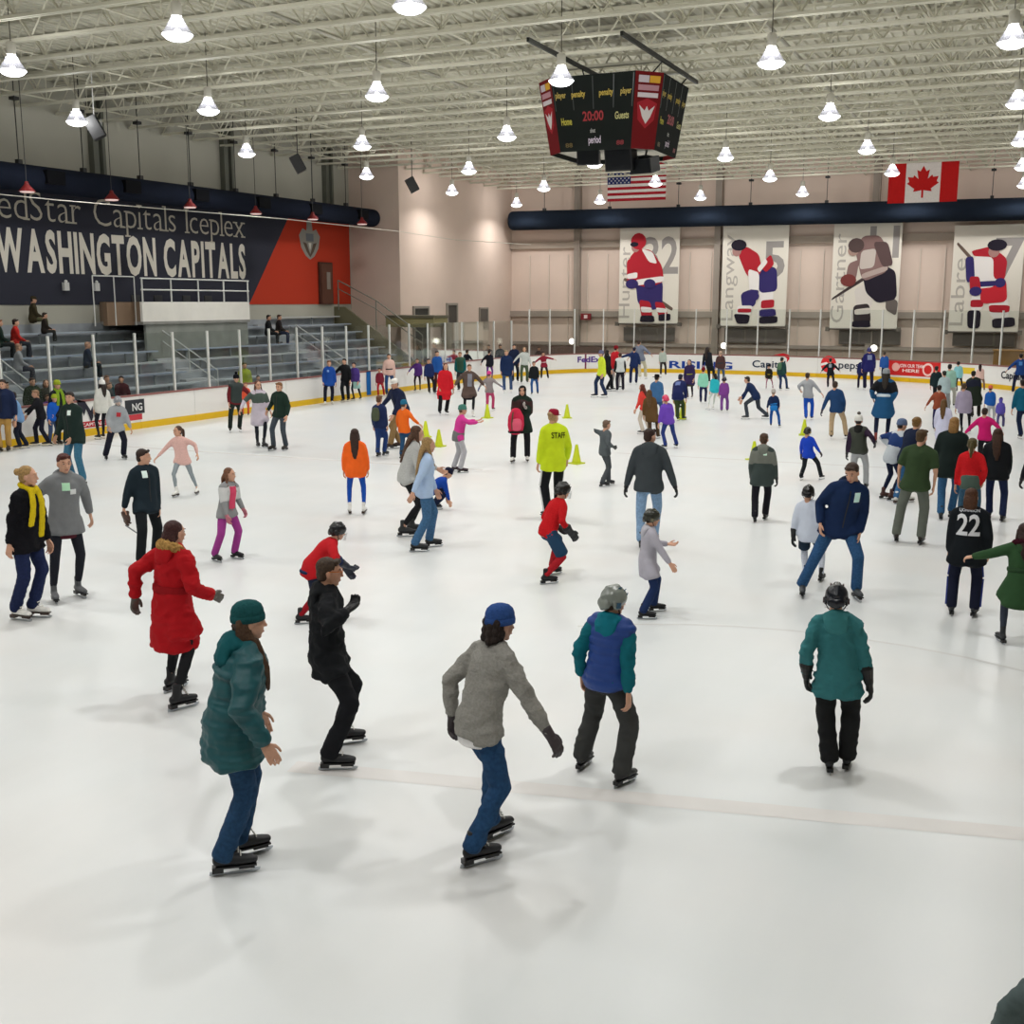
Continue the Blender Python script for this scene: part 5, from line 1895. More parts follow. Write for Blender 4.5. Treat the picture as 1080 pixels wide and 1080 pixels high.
# ================================================================= THE PEOPLE
BLK, NVY, DEN, GRY = '#17181c', '#1c2740', '#2f4a6b', '#7d7f82'
WS = '#e6e4df'
P = person
# ---- nearest skaters
P('woman in a dark teal parka and teal beanie gliding at the front left', [(242, 922), (258, 903)], (262, 632), 82, 'puffer:#0e4a50', 'jeans:#22405f', 'front:#4a3423', 'beanie:#1d4c4e', None, BLK,
  R=(281, 797, .22), L='relaxed', lean=9, hood='#0f4f55', hem=.20, build=1.12, hp=2, stance=.1)
WJ = P('man in a black jacket and orange sunglasses gesturing with raised hand', [(352, 812), (364, 785)], (347, 588), 88, 'jacket:#17191c', 'trousers:#15161a', 'short:#3c2c1f', None, 'g:#141416', BLK,
  R=(373, 648, .1), L='down', lean=6, crouch=.09, extra=('glasses:#c46a1c', 'scarf:#3a4a66') if False else ('glasses:#c46a1c',), hem=.16, hood='#1a1c1f', skin='#b98a70')
P('woman in a long red parka with a tan fur hood trim', [(190, 748), (183, 728)], (184, 549), 55, 'parka:#a8121a', 'leggings:#1b1c1f', 'bob:#3a1a18', None, 'g:#55504a', BLK,
  L=(138, 636), R=(229, 634), lean=4, hood='#a8121a', fur='#b08a52', hem=.40, extra=('belt:#8c0f16',), build=1.06)
P('woman in a grey fleece and blue beanie with one arm stretched back', [(503, 912), (521, 884)], (528, 638), 55, 'sweater:#8f8d87', 'jeans:#234468', 'curly:#21150f', 'beanie:#2f4c84', 'g:#3d3538', BLK,
  L=(473, 764, .0), R=(586, 786, .1), lean=16, crouch=.05, hem=.07, cuff='#e8e6e6', extra=(), skin='#a87f68')
P('boy in a blue quilted vest over teal sleeves with a grey helmet', [(657, 828), (615, 810)], (648, 617), 32, 'hoodie:#0f6470', 'snow:#3a3b3a', 'short:#3a2618', 'helmet:#80867f:#1a4a66', None, '#2b2b2c',
  R=(663, 752, .12), L=(612, 720, .0), lean=5, hood='#127080', extra=('vest:#1c3f86',), hy=25, crouch=.05, hem=.0)
P('child in a teal hooded jacket and black hockey gloves seen from behind', [(874, 813), (893, 810)], (883, 615), 0, 'jacket:#347074', 'snow:#1a1b1c', 'short:#2a1a12', 'helmet:#10151f:#3a2024', 'hockey:#0d0d0f', BLK,
  L=(849, 717), R=(920, 735), lean=4, hood='#3a787b', hem=.20, cage=True, crouch=.04)
# ---- left group
P('blonde woman in a black cardigan with a long yellow scarf', [(20, 654), (38, 651)], (29, 491), 128, 'sweater:#17171b', 'jeans:#1b2547', 'bun:#9a7a4a', None, None, WS,
  R=(8, 586), L=(54, 583), hy=-20, extra=('scarf:#cdb41c',), hem=.16, lean=2)
P('teen in a grey hoodie over a maroon shirt in dark leggings', [(58, 635), (84, 629)], (67, 478), 165, 'hoodie:#77797b', 'leggings:#20222a', 'short:#4a1f18', None, None, '#55575a',
  R='back', L='back', cuff='#4a1c26', patch=[('f', -.02, .06, .09, .09, '#b9e8c4'), ('f', .06, .0, .07, .06, '#d9dcdc')], hood='#6d6f72', hem=.16, lean=3, hp=6)
GM = P('man in a dark navy jacket with a white name tag carrying brown gloves', [(150, 600), (166, 590)], (151, 473), 150, 'jacket:#1c2830', 'trousers:#15191c', 'short:#2b1a12', None, None, BLK,
  R=(127, 551), L=(168, 543), patch=[('f', -.06, .08, .075, .10, '#dfeee8')], hy=-45, hem=.14, lean=2, crouch=.02)
P('girl in a pale pink top with arms spread and ponytail', [(186, 524), (208, 521)], (187, 449), 200, 'sweater:#dcb3ab', 'leggings:#8e979c', 'pony:#4a3124', None, None, WS,
  R=(164, 484), L=(210, 481), hy=35, lean=3, hem=.12, stance=.14)
P('girl in a grey and pink ski jacket and magenta trousers', [(228, 592), (249, 589)], (242, 493), 140, 'jacket:#8b8c8d', 'trousers:#983a86', 'long:#6a4630', None, 'g:#b56a76', BLK,
  R=(240, 548, .1), L=(258, 541), extra=('yoke:#c9c9c8', 'zip:#c83a5e', 'open:#cf4766'), hem=.12, hy=-20, lean=4)
P('child in a red hockey jersey and black helmet leaning forward', [(319, 658), (338, 648)], (356, 550), 80, 'jersey:#b31820', 'shorts:#1e2236:#8e1a24', 'short:#2a1a12', 'helmet:#16171a', 'hockey:#1b2130', BLK,
  R=(368, 600, .1), L=(366, 602, -.1), lean=34, crouch=.10, cage=True, extra=('bands:#1f2a4a',))
P('girl in a bright orange hooded top and blue leggings seen from behind', [(369, 542), (384, 542)], (374, 452), 4, 'hoodie:#ee6420', 'leggings:#1a4aa6', 'longer:#35221a', None, None, WS, L='down', R='down', hem=.16, lean=2)
P('blonde girl in a pale denim shirt and ripped blue jeans', [(440, 582), (455, 577)], (452, 461), 80, 'shirt:#a9bfdc', 'jeans:#3f6488', 'longer:#94764a', None, None, '#26282a', R=(433, 525, .15), L=(461, 521, -.1), hem=.10, lean=4)
P('girl with brown hair in a pale grey jumper and torn black leggings', [(427, 566), (436, 562)], (440, 449), 82, 'sweater:#b5b5b2', 'leggings:#1b1b1e', 'longer:#4e3526', None, None, '#2b2d2e', R='relaxed', L='fwd', lean=12, crouch=.14)
P('child in a blue jacket kneeling on the ice', [(459, 537)], (473, 500), 75, 'jacket:#16409a', 'trousers:#17203a', 'short:#1c1512', 'beanie:#1d1f33', None, BLK, h=1.2, lean=50, crouch=.52, R=(.05, .25, -.42), L=(.05, .3, -.35), hp=20)
P('staff member in a neon yellow jacket lettered STAFF and a red cap', [(577, 548), (588, 544)], (584, 430), 338, 'jacket:#c9dd24', 'trousers:#14161a', 'bun:#a58560', 'cap:#8e1630', None, BLK, L=(567, 493), R='relaxed',
  extra=('text:STAFF:.03:.02:.13:.25:#2c3310:b', 'stripe:#d8d8d8'), hem=.16, hy=60, lean=5)
P('child in a red sweater, blue shorts and red socks gliding', [(577, 616), (583, 606)], (594, 508), 60, 'sweater:#bb1d22', 'shorts:#22405c:#a3222a', 'short:#2a1a12', 'helmet:#1e1d1c', 'hockey:#19191c', BLK, R=(603, 566, .1), L=(588, 560), lean=22, crouch=.16, hem=.06, cage=True)
P('man in a charcoal hoodie and light jeans with both arms held out', [(676, 578), (690, 572)], (686, 452), 6, 'hoodie:#3d4347', 'jeans:#7f9dbd', 'short:#33211a', None, 'g:#141416', BLK, L=(659, 518), R=(715, 522), lean=5, hood='#40464a', hy=40, build=1.1)
P('child in a long pale grey hoodie and camouflage helmet', [(680, 653), (691, 645)], (688, 536), 78, 'hoodie:#a9a6b0', 'trousers:#1e2f55', 'short:#2a1a12', 'helmet:#2e2f28:#6a6650', None, BLK, R=(712, 603, .12), L=(708, 576, -.1), lean=7, hem=.26, hood='#b4b2ba', crouch=.05)
P('boy in a slate grey tracksuit with bent elbow', [(635, 513), (644, 512)], (640, 443), 55, 'hoodie:#53595c', 'trousers:#474b4f', 'short:#6a5444', None, 'g:#2a2c2e', '#2a2c2e', L=(631, 459, .0), R=(648, 474), lean=8)
P('person in a two-tone grey jacket with a white square patch on the back', [(796, 551), (807, 548)], (806, 457), 5, 'jacket:#3c4644', 'trousers:#1c1a22', 'short:#4a3426', None, 'g:#23262a', BLK, extra=('yoke:#72756d',), patch=[('b', .05, .06, .07, .09, '#d6f2e2')], R=(820, 511), L='down', hem=.20, hood='#747870')
P('small child in a bright blue jacket and patterned helmet striding', [(845, 507), (866, 505)], (852, 450), 25, 'jacket:#1b41b8', 'trousers:#1c2024', 'short:#2a1a12', 'helmet:#2b2622:#b09a62', 'g:#3a2f2c', BLK, R=(866, 479), L='relaxed', lean=8, hem=.12)
P('child in a white hockey jersey with black helmet beside the lunging man', [(849, 610), (866, 613)], (853, 511), 8, 'jersey:#c9d0de', 'shorts:#1c2c3c:#c7ccd8', 'short:#2a1a12', 'helmet:#121214:#e6e6e4', 'hockey:#14171c', BLK, L=(836, 568), R=(864, 560), lean=8, crouch=.08)
P('man in a navy fleece with white chest patch lunging in blue jeans', [(846, 628), (903, 632)], (899, 487), 170, 'jacket:#16294c', 'jeans:#2c5078', 'short:#3a2a20', None, None, '#3a3d40', R=(863, 558), L=(906, 568), hy=30, hp=22, lean=14, hood='#17233c', patch=[('f', .09, .06, .07, .11, '#cfeee4')], build=1.08, hem=.14, stance=.2)
P('person in an olive vest with plum sleeves and a white bobble beanie', [(900, 518), (913, 514)], (906, 437), 6, 'jacket:#2e2033', 'trousers:#a6a8aa', 'short:#2a2020', 'pom:#dcdad4:#5a5450', 'g:#1a1a1c', BLK, extra=('vest:#2d3228',), L=(903 - 13, 494), R=(924, 470), hood='#1c1d1c', hem=.06)
P('woman in a black top over a blue skirted coat and red boots', [(923, 468), (935, 466)], (935, 388), 3, 'coat:#1f4f78', 'leggings:#1a2038', 'long:#2a231c', 'beanie:#8f9498', None, '#7a2a22', extra=('yoke:#15161a', 'belt:#c9d4da'), L=(920, 423), R=(941, 425), hem=.34)
P('man in a blue jacket and khaki trousers pushing off', [(876, 468), (892, 458)], (881, 402), 8, 'jacket:#203f68', 'trousers:#b19a7a', 'short:#3a2a22', None, 'g:#2a2838', '#3a2a22', L=(864, 440), R='relaxed', lean=8)
P('boy in a grey hoodie and royal blue trousers', [(850, 444), (856, 442)], (852, 393), 10, 'hoodie:#9a9ca0', 'trousers:#1a4cae', 'short:#3a2a22', None, None, '#2a3a6a', L=(843, 413), R=(868, 417), lean=4)
P('child in a two-tone navy and blue jacket and pale cap', [(813, 450), (822, 451)], (816, 410), 8, 'jacket:#17284c', 'trousers:#1d4f96', 'short:#8a7a6a', 'beanie:#b9b2ac', None, BLK, extra=('belt:#2379c4', 'tied:#2379c4'), L='relaxed', R='relaxed')
P('teen in navy lunging low with arms forward', [(787, 443), (808, 441)], (788, 397), 285, 'jacket:#1a2a4e', 'trousers:#3a4048', 'short:#241a16', None, None, BLK, L='low', R='fwd', lean=26, crouch=.10)
P('small child in a black and yellow jersey', [(808, 411), (815, 410)], (811, 384), 175, 'jersey:#22201c', 'leggings:#9a5e72', 'short:#1c1512', 'beanie:#1c1a1c', None, '#8a5a6a', extra=('bands:#c8b430', 'belt:#c8b430'))
P('person in a dark green jacket with a rucksack bending beside the advert', [(823, 412), (830, 411)], (825, 377), 30, 'jacket:#22403e', 'jeans:#24365a', 'short:#1c1a18', None, None, BLK, extra=('backpack:#4a6a4e',), lean=26)
P('player in a black jersey by the red ball logo', [(873, 410), (879, 409)], (876, 378), 4, 'jersey:#16191f', 'trousers:#24202c', 'short:#221814', None, None, BLK, patch=[('b', 0, .02, .16, .2, '#8d98a6')], L='out', R='out')
P('player in a navy jersey skating away, left of a pair', [(905, 410), (911, 411)], (910, 377), 350, 'jersey:#1a2050', 'trousers:#211c34', 'short:#1c1814', None, None, BLK, patch=[('b', 0, .02, .18, .2, '#8a96b8')], lean=12)
P('taller player in a navy jersey with purple helmet, right of a pair', [(912, 411), (919, 412)], (917, 366), 350, 'jersey:#201f5c', 'trousers:#221f38', 'short:#1c1814', 'helmet:#2c2a66', None, BLK, patch=[('b', 0, .02, .18, .2, '#7d86a6')], lean=8)
P('person in a mid blue jacket before the red advert', [(931, 399), (937, 398)], (933, 371), 5, 'jacket:#27549c', 'trousers:#1b2036', 'short:#3a3028', None, None, BLK)
# ---- right hand crowd, far to near
P('person in a dark green black jacket with dark hair before the red advert end', [(986, 428), (991, 427)], (988, 386), 10, 'jacket:#14262a', 'trousers:#1b1d22', 'short:#15110f', None, None, BLK)
P('woman in a pale ice-blue jacket leaning left in the right hand crowd', [(993, 436), (1000, 435)], (996, 391), 340, 'jacket:#a9bcc0', 'trousers:#8d8f92', 'short:#15110f', None, None, BLK, lean=14)
P('person in a mint green jacket in the right hand crowd', [(1001, 430), (1006, 429)], (1002, 384), 5, 'jacket:#8fb5a6', 'trousers:#a8a69c', 'short:#1a1512', None, None, BLK)
P('woman in a light turquoise jacket and black leggings', [(1009, 414), (1014, 413)], (1011, 381), 6, 'jacket:#84c0c6', 'leggings:#15161a', 'bun:#15110f', None, None, BLK)
P('woman with dark hair in a pale pink jacket near the far right boards', [(1033, 413), (1038, 412)], (1034, 384), 4, 'jacket:#dcb8ae', 'trousers:#8a6a5a', 'long:#2a1210', None, None, BLK)
P('person in a long dark olive coat with back to the camera', [(1025, 442), (1032, 441)], (1027, 391), 4, 'coat:#1f281f', 'trousers:#26221f', 'short:#191512', None, None, BLK, extra=('yoke:#1c1f30',), hem=.44, build=1.1)
P('person in a lavender grey hoodie and black leggings', [(1014, 458), (1022, 457)], (1017, 404), 5, 'hoodie:#9d93a8', 'leggings:#15161c', 'short:#4a3a26', None, None, BLK, hem=.2)
P('person in a rust brown jacket with left arm out', [(985, 455), (991, 453)], (991, 406), 4, 'jacket:#8d4630', 'trousers:#221e4a', 'short:#1a1512', None, None, BLK, L=(973, 434), R='relaxed', extra=('zip:#c07a5a',))
P('woman with brown hair in a long white lavender coat', [(990, 482), (999, 480)], (996, 421), 12, 'coat:#c6c6dc', 'leggings:#c0c4d8', 'longer:#5a3f1e', None, None, WS, hem=.42)
P('small child in a blue jacket and orange beanie', [(1043, 446), (1048, 445)], (1045, 406), 8, 'jacket:#1c56a4', 'trousers:#b0b4b8', 'short:#3a2a22', 'beanie:#d86a52', None, BLK)
P('small child in a violet snowsuit', [(1052, 452), (1058, 451)], (1056, 418), 5, 'jacket:#5a50a8', 'snow:#4d4a78', 'short:#3a2a22', 'hoodup:#5e58b4', None, BLK)
P('woman in a magenta pink jacket with back turned', [(1034, 494), (1043, 493)], (1039, 430), 4, 'jacket:#bd1a66', 'trousers:#191a1e', 'short:#2e1c16', None, None, BLK, L='out', R='out')
P('tall man in a blue jacket at the far right edge', [(1068, 416), (1080, 414)], (1077, 373), 355, 'jacket:#1e3f7c', 'trousers:#1b2038', 'short:#17130f', None, None, BLK, patch=[('b', 0, .0, .14, .16, '#4f86c4')], L='out', lean=6)
P('person in a teal blue jacket at the right edge', [(1076, 463), (1083, 462)], (1079, 400), 345, 'jacket:#0f5a74', 'trousers:#17223e', 'short:#1f1712', None, None, BLK)
P('teen in a white and navy jacket with a grey blue beanie striding right', [(932, 526), (941, 528)], (952, 441), 55, 'jacket:#b4bac0', 'leggings:#17203a', 'short:#2a2020', 'beanie:#5a6a88', 'g:#4a4a4c', '#4a2f2a', extra=('yoke:#22386a',), lean=14, L=(937, 473), crouch=.08)
P('woman with light brown hair in a navy jacket and white skates', [(946, 531), (957, 530)], (968, 440), 35, 'jacket:#171f36', 'jeans:#35608a', 'bun:#7a5a30', None, None, WS, lean=14, crouch=.05)
P('man in an olive green t-shirt and grey trousers with bare arms', [(945, 571), (971, 574)], (973, 453), 4, 'tee:#34462c', 'trousers:#62675f', 'short:#4a361e', None, None, '#2a2320', L='relaxed', R=(985, 518), lean=6, build=1.12, hy=25)
P('woman with blonde hair in a black coat and blue jeans', [(992, 548), (1003, 546)], (1007, 440), 5, 'jacket:#16211f', 'jeans:#30597f', 'bob:#8a6638', None, None, '#23262a', hem=.2, extra=('scarf:#5a4a34',) if False else (), build=1.12)
P('woman with a brown ponytail in a red jumper and grey skirted hips', [(1013, 562), (1028, 560)], (1026, 462), 4, 'sweater:#c01f24', 'jeans:#35566e', 'pony:#4e4526', None, None, BLK, L=(1006, 520), R=(1037, 512), extra=('tied:#4a5a52',))
P('woman with long brown hair in a black jacket and dark blue jeans', [(1043, 547), (1057, 550)], (1053, 452), 4, 'jacket:#14171b', 'jeans:#1b2444', 'longer:#3a2417', None, None, BLK, hem=.14, build=1.08)
P('person in a black hockey jacket with a big white 22 on the back', [(1003, 648), (1027, 650)], (1025, 515), 3, 'jacket:#12171c', 'trousers:#14182c', 'bob:#4a2c1a', None, None, '#22252a', L=(999, 592), R=(1043, 588), extra=('text:22:0:-.04:.40:.30:#d9dadd:b', 'text:LJOHNSON:0:.15:.055:.26:#c9cbd0:b', 'stripe:#2c3a7c'), hem=.22, build=1.1, lean=4)
P('woman in a green parka with dark fur hood reaching left at the right edge', [(1056, 678), (1085, 684)], (1081, 552), 345, 'parka:#2c4a2c', 'leggings:#3a3f4c', 'long:#2e1c16', None, None, '#1f2226', L=(1021, 588, -.1), R='relaxed', fur='#3a1a22', hood='#2c4a2c', hem=.36, extra=('belt:#263f26',), build=1.06)
P('person mostly beyond the right edge whose black glove enters the frame', [(1104, 570), (1118, 568)], (1108, 446), 352, 'jacket:#1c1e24', 'trousers:#1b1d22', 'short:#241a16', None, 'g:#101114', BLK, L=(1076, 509), R='relaxed')
P('child in a slate grey jacket at the bottom right corner, mostly out of frame', [(1165, 1400)], None, 320, 'jacket:#4a5656', 'trousers:#1b1d22', 'short:#2a1a12', 'helmet:#23282a', 'g:#14181a', BLK, pos=(.26, 4.25, 0), h=1.46, L='relaxed', R='down', extra=('stand',), hem=.12)
# ---- far middle
P('staff member in a neon yellow jacket and blue grey cap, far from the camera', [(628, 419), (638, 419)], (634, 369), 250, 'jacket:#cfe03a', 'trousers:#22304e', 'short:#3a3030', 'beanie:#6a6a86', None, BLK, hem=.14)
P('person in black standing behind the far yellow jacket', [(641, 413), (646, 412)], (641, 369), 60, 'jacket:#15161a', 'trousers:#17181c', 'long:#15110f', None, None, BLK)
P('woman in a red jacket and grey trousers, far from the camera', [(646, 411), (651, 410)], (650, 364), 40, 'jacket:#b51f28', 'trousers:#a09a9c', 'short:#2a1210', 'beanie:#7a1a22', None, BLK)
P('child in a white vest with black sleeves beside the far red jacket', [(651, 413), (657, 413)], (654, 372), 350, 'jacket:#1a1c20', 'trousers:#1d1a26', 'short:#4a2a1c', None, None, BLK, extra=('vest:#c3c7c6',))
P('person in navy with left arm held out near the far boards', [(665, 406), (671, 405)], (669, 366), 5, 'jacket:#1c2c56', 'trousers:#1d2446', 'short:#1a1c30', None, None, BLK, L='wide', R='relaxed')
P('tall man in a grey jacket and beige trousers near the far boards', [(675, 402), (681, 398)], (674, 359), 15, 'jacket:#6d7484', 'trousers:#bab39a', 'short:#3a2a22', None, None, WS, L='out', R='out')
P('person with dark hair in a pale grey jumper near the far boards', [(697, 396), (702, 396)], (699, 367), 10, 'sweater:#a9b3a9', 'trousers:#2c2326', 'short:#15110f', None, None, BLK)
P('woman in a purple and olive skirted outfit leaning, far middle', [(725, 421), (730, 420)], (727, 379), 200, 'dress:#33264e', 'skirt:#3a3a28:#241d2c', 'long:#24202a', None, None, '#5a4a4a', extra=('belt:#8a8a2c',))
P('boy in navy with yellow striped green trousers bending away', [(715, 444), (721, 443)], (718, 395), 25, 'jersey:#1c2452', 'trousers:#39482a', 'short:#1a1c30', None, None, BLK, lean=40, extra=('stripe:#c3b032',), patch=[('b', 0, .0, .18, .16, '#6a78a8')])
P('child in a mint green jacket and dark red beanie', [(739, 426), (744, 425)], (742, 387), 8, 'jacket:#8fd2b8', 'trousers:#1d2348', 'short:#2a1a12', 'beanie:#6e1a26', None, '#2a2030')
P('woman with long dark hair in black holding a white top, near the far boards', [(748, 404), (753, 403)], (746, 366), 30, 'jacket:#1a1d24', 'trousers:#1d2024', 'longer:#241612', None, None, BLK, extra=('vest:#d0c6c2',) if False else ())
P('person in a brown checked top and grey blue jeans near the far boards', [(758, 406), (763, 405)], (760, 370), 5, 'shirt:#4a3230', 'jeans:#4a5a70', 'short:#b59a86', None, None, BLK, extra=('belt:#24343e',))
P('child bending in a turquoise jacket and white leggings', [(747, 433), (752, 431)], (754, 394), 330, 'jacket:#2bb0bc', 'leggings:#c6cbc4', 'bob:#1a120f', None, None, WS, lean=26)
P('small child in a purple snowsuit and dark helmet', [(761, 435), (767, 434)], (764, 397), 5, 'jacket:#7a3f8c', 'snow:#77488c', 'short:#2a1a12', 'helmet:#241a2a', None, BLK)
P('person in a denim jacket and a wide black brimmed hat', [(690, 448), (697, 447)], (693, 394), 20, 'jacket:#3d6794', 'jeans:#35507a', 'short:#241a16', 'brim:#1a1214', None, BLK)
P('woman with reddish hair in a coral jacket', [(677, 458), (684, 457)], (677, 405), 300, 'jacket:#d8423a', 'trousers:#c4b8aa', 'long:#5e2a1c', None, None, BLK, L='relaxed')
P('woman with long brown hair in a brown coat', [(686, 464), (694, 462)], (685, 411), 15, 'coat:#5a4226', 'trousers:#4a3826', 'longer:#5a3f22', None, None, '#3a2a1c', hem=.3)
P('child in a violet jacket and pink patterned helmet', [(701, 477), (713, 469)], (702, 416), 330, 'jacket:#6a44b0', 'jeans:#2a3a78', 'short:#3a2a22', 'helmet:#c9365c:#f0c9d0', None, BLK, lean=6)
# ---- middle left
WP = P('woman in a black hood and dark green coat carrying a red rucksack in front', [(541, 488), (556, 487)], (551, 405), 185, 'coat:#1d2a22', 'trousers:#1b1a1f', 'short:#15110f', 'hoodup:#1c1718', 'g:#a8a29c', WS, extra=('yoke:#3a2626',), R=(545, 447, .05), L=(553, 432, .2), hem=.26, lean=4)
P('woman in an open dark coat over a grey top and black skirt', [(490, 438), (499, 440)], (495, 384), 170, 'coat:#5a4a44', 'skirt:#16161a:#1a1a1e', 'short:#5a3f2a', None, None, WS, extra=('open:#85858f',), L='out', R='out', hem=.34)
P('small child in a grey jacket with pink beanie and pink trousers', [(514, 434), (520, 433)], (516, 391), 20, 'jacket:#8d8484', 'trousers:#b8406a', 'short:#5a3a22', 'beanie:#d0428a', 'g:#4a5a8c', '#4a2a30', L='out', R='side')
P('person in a teal and green jacket near the left corner boards', [(484, 413), (490, 412)], (485, 371), 190, 'jacket:#115a5c', 'trousers:#2a2a2c', 'short:#7a5030', None, None, BLK, extra=('vest:#1f4632',))
P('child in a black jacket and purple leggings near the corner boards', [(514, 400), (519, 399)], (516, 369), 15, 'jacket:#1c1c28', 'leggings:#6a3a86', 'short:#2a1a12', None, None, BLK, L='out')
P('man in a long navy jacket and jeans on white skates', [(532, 415), (539, 414)], (534, 369), 178, 'coat:#1b2c50', 'jeans:#3a4f74', 'short:#8a7a5a', None, None, WS, hem=.24)
P('man in dark navy behind the long navy jacket', [(541, 404), (546, 403)], (542, 363), 175, 'jacket:#19233e', 'trousers:#20222c', 'short:#1a1512', None, None, BLK)
P('woman in a white top and patterned green trousers', [(550, 405), (556, 404)], (553, 366), 180, 'sweater:#c3c8c4', 'trousers:#4a5844', 'long:#6a5a30', None, None, BLK, L='relaxed', R='out')
P('boy in a black jacket and blue jeans facing the camera', [(561, 417), (567, 416)], (563, 381), 185, 'jacket:#1a1d20', 'jeans:#28548c', 'short:#2a1a12', None, None, BLK)
P('child in a maroon jersey with both arms stretched out', [(571, 400), (578, 400)], (573, 371), 178, 'jersey:#8a2436', 'trousers:#281c22', 'short:#2a1418', None, None, BLK, L='wide', R='side', extra=('belt:#d8c4c4',))
P('girl in a pink jacket and teal beanie pointing right', [(480, 497), (487, 499)], (488, 426), 75, 'jacket:#c93a8c', 'trousers:#a9a9ae', 'short:#5a4030', 'beanie:#4a7c70', None, '#3a2a30', R=(507, 446, .1), L=(505, 444, -.1), extra=('tied:#6a6a6a', 'open:#e8cbd8'), lean=8)
P('girl in a royal blue coat on white skates by the left boards', [(343, 424), (350, 423)], (347, 380), 175, 'jacket:#1b4696', 'trousers:#17192a', 'short:#7a4a2e', None, None, WS, hem=.2, patch=[('f', -.05, .04, .08, .08, '#7ca4d8')])
P('person in black reaching to the left by the boards', [(362, 418), (367, 417)], (363, 378), 200, 'jacket:#16171a', 'trousers:#191a1f', 'short:#15110f', None, None, BLK, R='out', lean=10)
P('girl in a purple jacket with a mint skirt by the boards', [(373, 418), (380, 417)], (373, 382), 210, 'jacket:#4f3a84', 'skirt:#9fc9c4:#1b2430', 'short:#2a2430', None, None, BLK)
P('small child in red by the blue line mark', [(399, 418), (405, 417)], (400, 388), 185, 'jacket:#7a2434', 'trousers:#b02430', 'short:#2a1a16', None, None, '#a02a30')
P('woman in a pale pink jacket behind the white capped man', [(408, 412), (414, 411)], (410, 373), 175, 'jacket:#dcb8ac', 'jeans:#2a4a7a', 'short:#17120f', None, None, BLK, extra=('belt:#26282e',))
P('man in a navy jacket and khaki trousers with a white cap, bending to a child', [(411, 476), (421, 470)], (416, 398), 235, 'jacket:#1c2440', 'trousers:#8a6f4a', 'short:#7a7066', 'cap:#e4e2de', None, '#3a2a24', L='low', R='out', lean=30, crouch=.05, build=1.15)
P('child in an orange jacket and blue hat beside the bending man', [(424, 484), (432, 482)], (426, 421), 35, 'jacket:#e2661e', 'trousers:#26486a', 'short:#4a3a30', 'beanie:#2a6a8a', None, BLK, R='out', L='relaxed', hem=.14)
P('child in navy with an olive sleeve patch waiting beside the bending man', [(399, 482), (406, 480)], (400, 417), 30, 'jacket:#1e2a50', 'trousers:#22386a', 'short:#5a3a26', None, None, '#1c1c1e', extra=('backpack:#4a5240',))
P('girl in a purple jacket and dark leggings by the left boards', [(438, 410), (443, 409)], (440, 378), 190, 'jacket:#54307a', 'leggings:#2a1c22', 'short:#5a3a2a', None, None, BLK, R='out')
P('child in a navy and black tracksuit by the left boards', [(453, 416), (458, 415)], (452, 378), 160, 'jacket:#1e2c5a', 'trousers:#241f24', 'short:#1c1814', None, None, BLK, lean=10)
P('man in a bright blue jacket and maroon trousers', [(459, 415), (465, 414)], (461, 370), 150, 'jacket:#22549c', 'trousers:#4a2222', 'short:#221a16', None, None, BLK)
P('woman in a long bright red coat near the left boards', [(464, 438), (471, 437)], (470, 383), 165, 'coat:#d0202c', 'trousers:#1b181c', 'long:#4a1a16', None, None, BLK, hem=.42)
P('person in a dark vest with red sleeves and a tall black bobble hat', [(243, 456), (253, 455)], (249, 394), 175, 'jacket:#6a2026', 'trousers:#1f2824', 'short:#1a1512', 'pom:#15151a', None, '#2a2422', extra=('vest:#24302e',), R='down', L='out', lean=3)
P('woman with long brown hair in a white dress and grey cardigan', [(272, 470), (279, 473)], (272, 401), 160, 'dress:#c6bcc8', 'skirt:#c6bcc8:#24262e', 'longer:#5e3526', None, None, '#2a2a2c', extra=('yoke:#4d5a52',), R='out', L='relaxed', lean=8)
P('boy in a dark green jacket and grey jeans facing left', [(288, 475), (301, 475)], (294, 403), 215, 'jacket:#1e3028', 'jeans:#3f464e', 'short:#7a5230', None, None, '#2a2622', L='relaxed', R=(281, 436), lean=6)
P('small child in orange red by the left boards', [(256, 439), (262, 438)], (259, 403), 190, 'jacket:#d8553a', 'trousers:#d0603e', 'short:#7a4a2e', None, None, BLK)
# ---- left edge
P('tall man in a dark green fleece with a white badge and blue jeans', [(76, 511), (87, 512)], (73, 413), 225, 'jacket:#1d2c28', 'jeans:#3c6c86', 'short:#241a14', None, None, '#1f3a34', patch=[('f', .06, .06, .07, .09, '#e6f2ec')], L=(73, 467), R='relaxed', hem=.16, build=1.1, hy=-20)
P('woman in a white jacket and tall white bobble hat', [(104, 464), (109, 462)], (107, 400), 330, 'jacket:#d0cfc8', 'leggings:#1d1e26', 'long:#241a16', 'pom:#e4e2de', None, BLK, hem=.14)
P('child in a grey hockey jersey with a red emblem and helmet', [(112, 485), (131, 484)], (124, 417), 165, 'jersey:#9a9ea2', 'snow:#1c1d2a', 'short:#2a1a12', 'helmet:#8f9298:#c9c9c9', None, BLK, patch=[('f', 0, -.02, .12, .12, '#b0343c')], cage=True, L='relaxed', R='relaxed')
P('person in a black coat and yellow green beanie by the boards', [(63, 469), (70, 468)], (60, 400), 150, 'jacket:#1c2024', 'trousers:#26281f', 'short:#3a3024', 'beanie:#8e9a2c', None, BLK, hem=.2, extra=('scarf:#7c9a2c',))
P('small child in a royal blue jacket at the left edge group', [(53, 470), (58, 469)], (57, 415), 150, 'jacket:#1a56b4', 'trousers:#3a4a6a', 'short:#6a4a34', 'beanie:#9aa632', None, BLK)
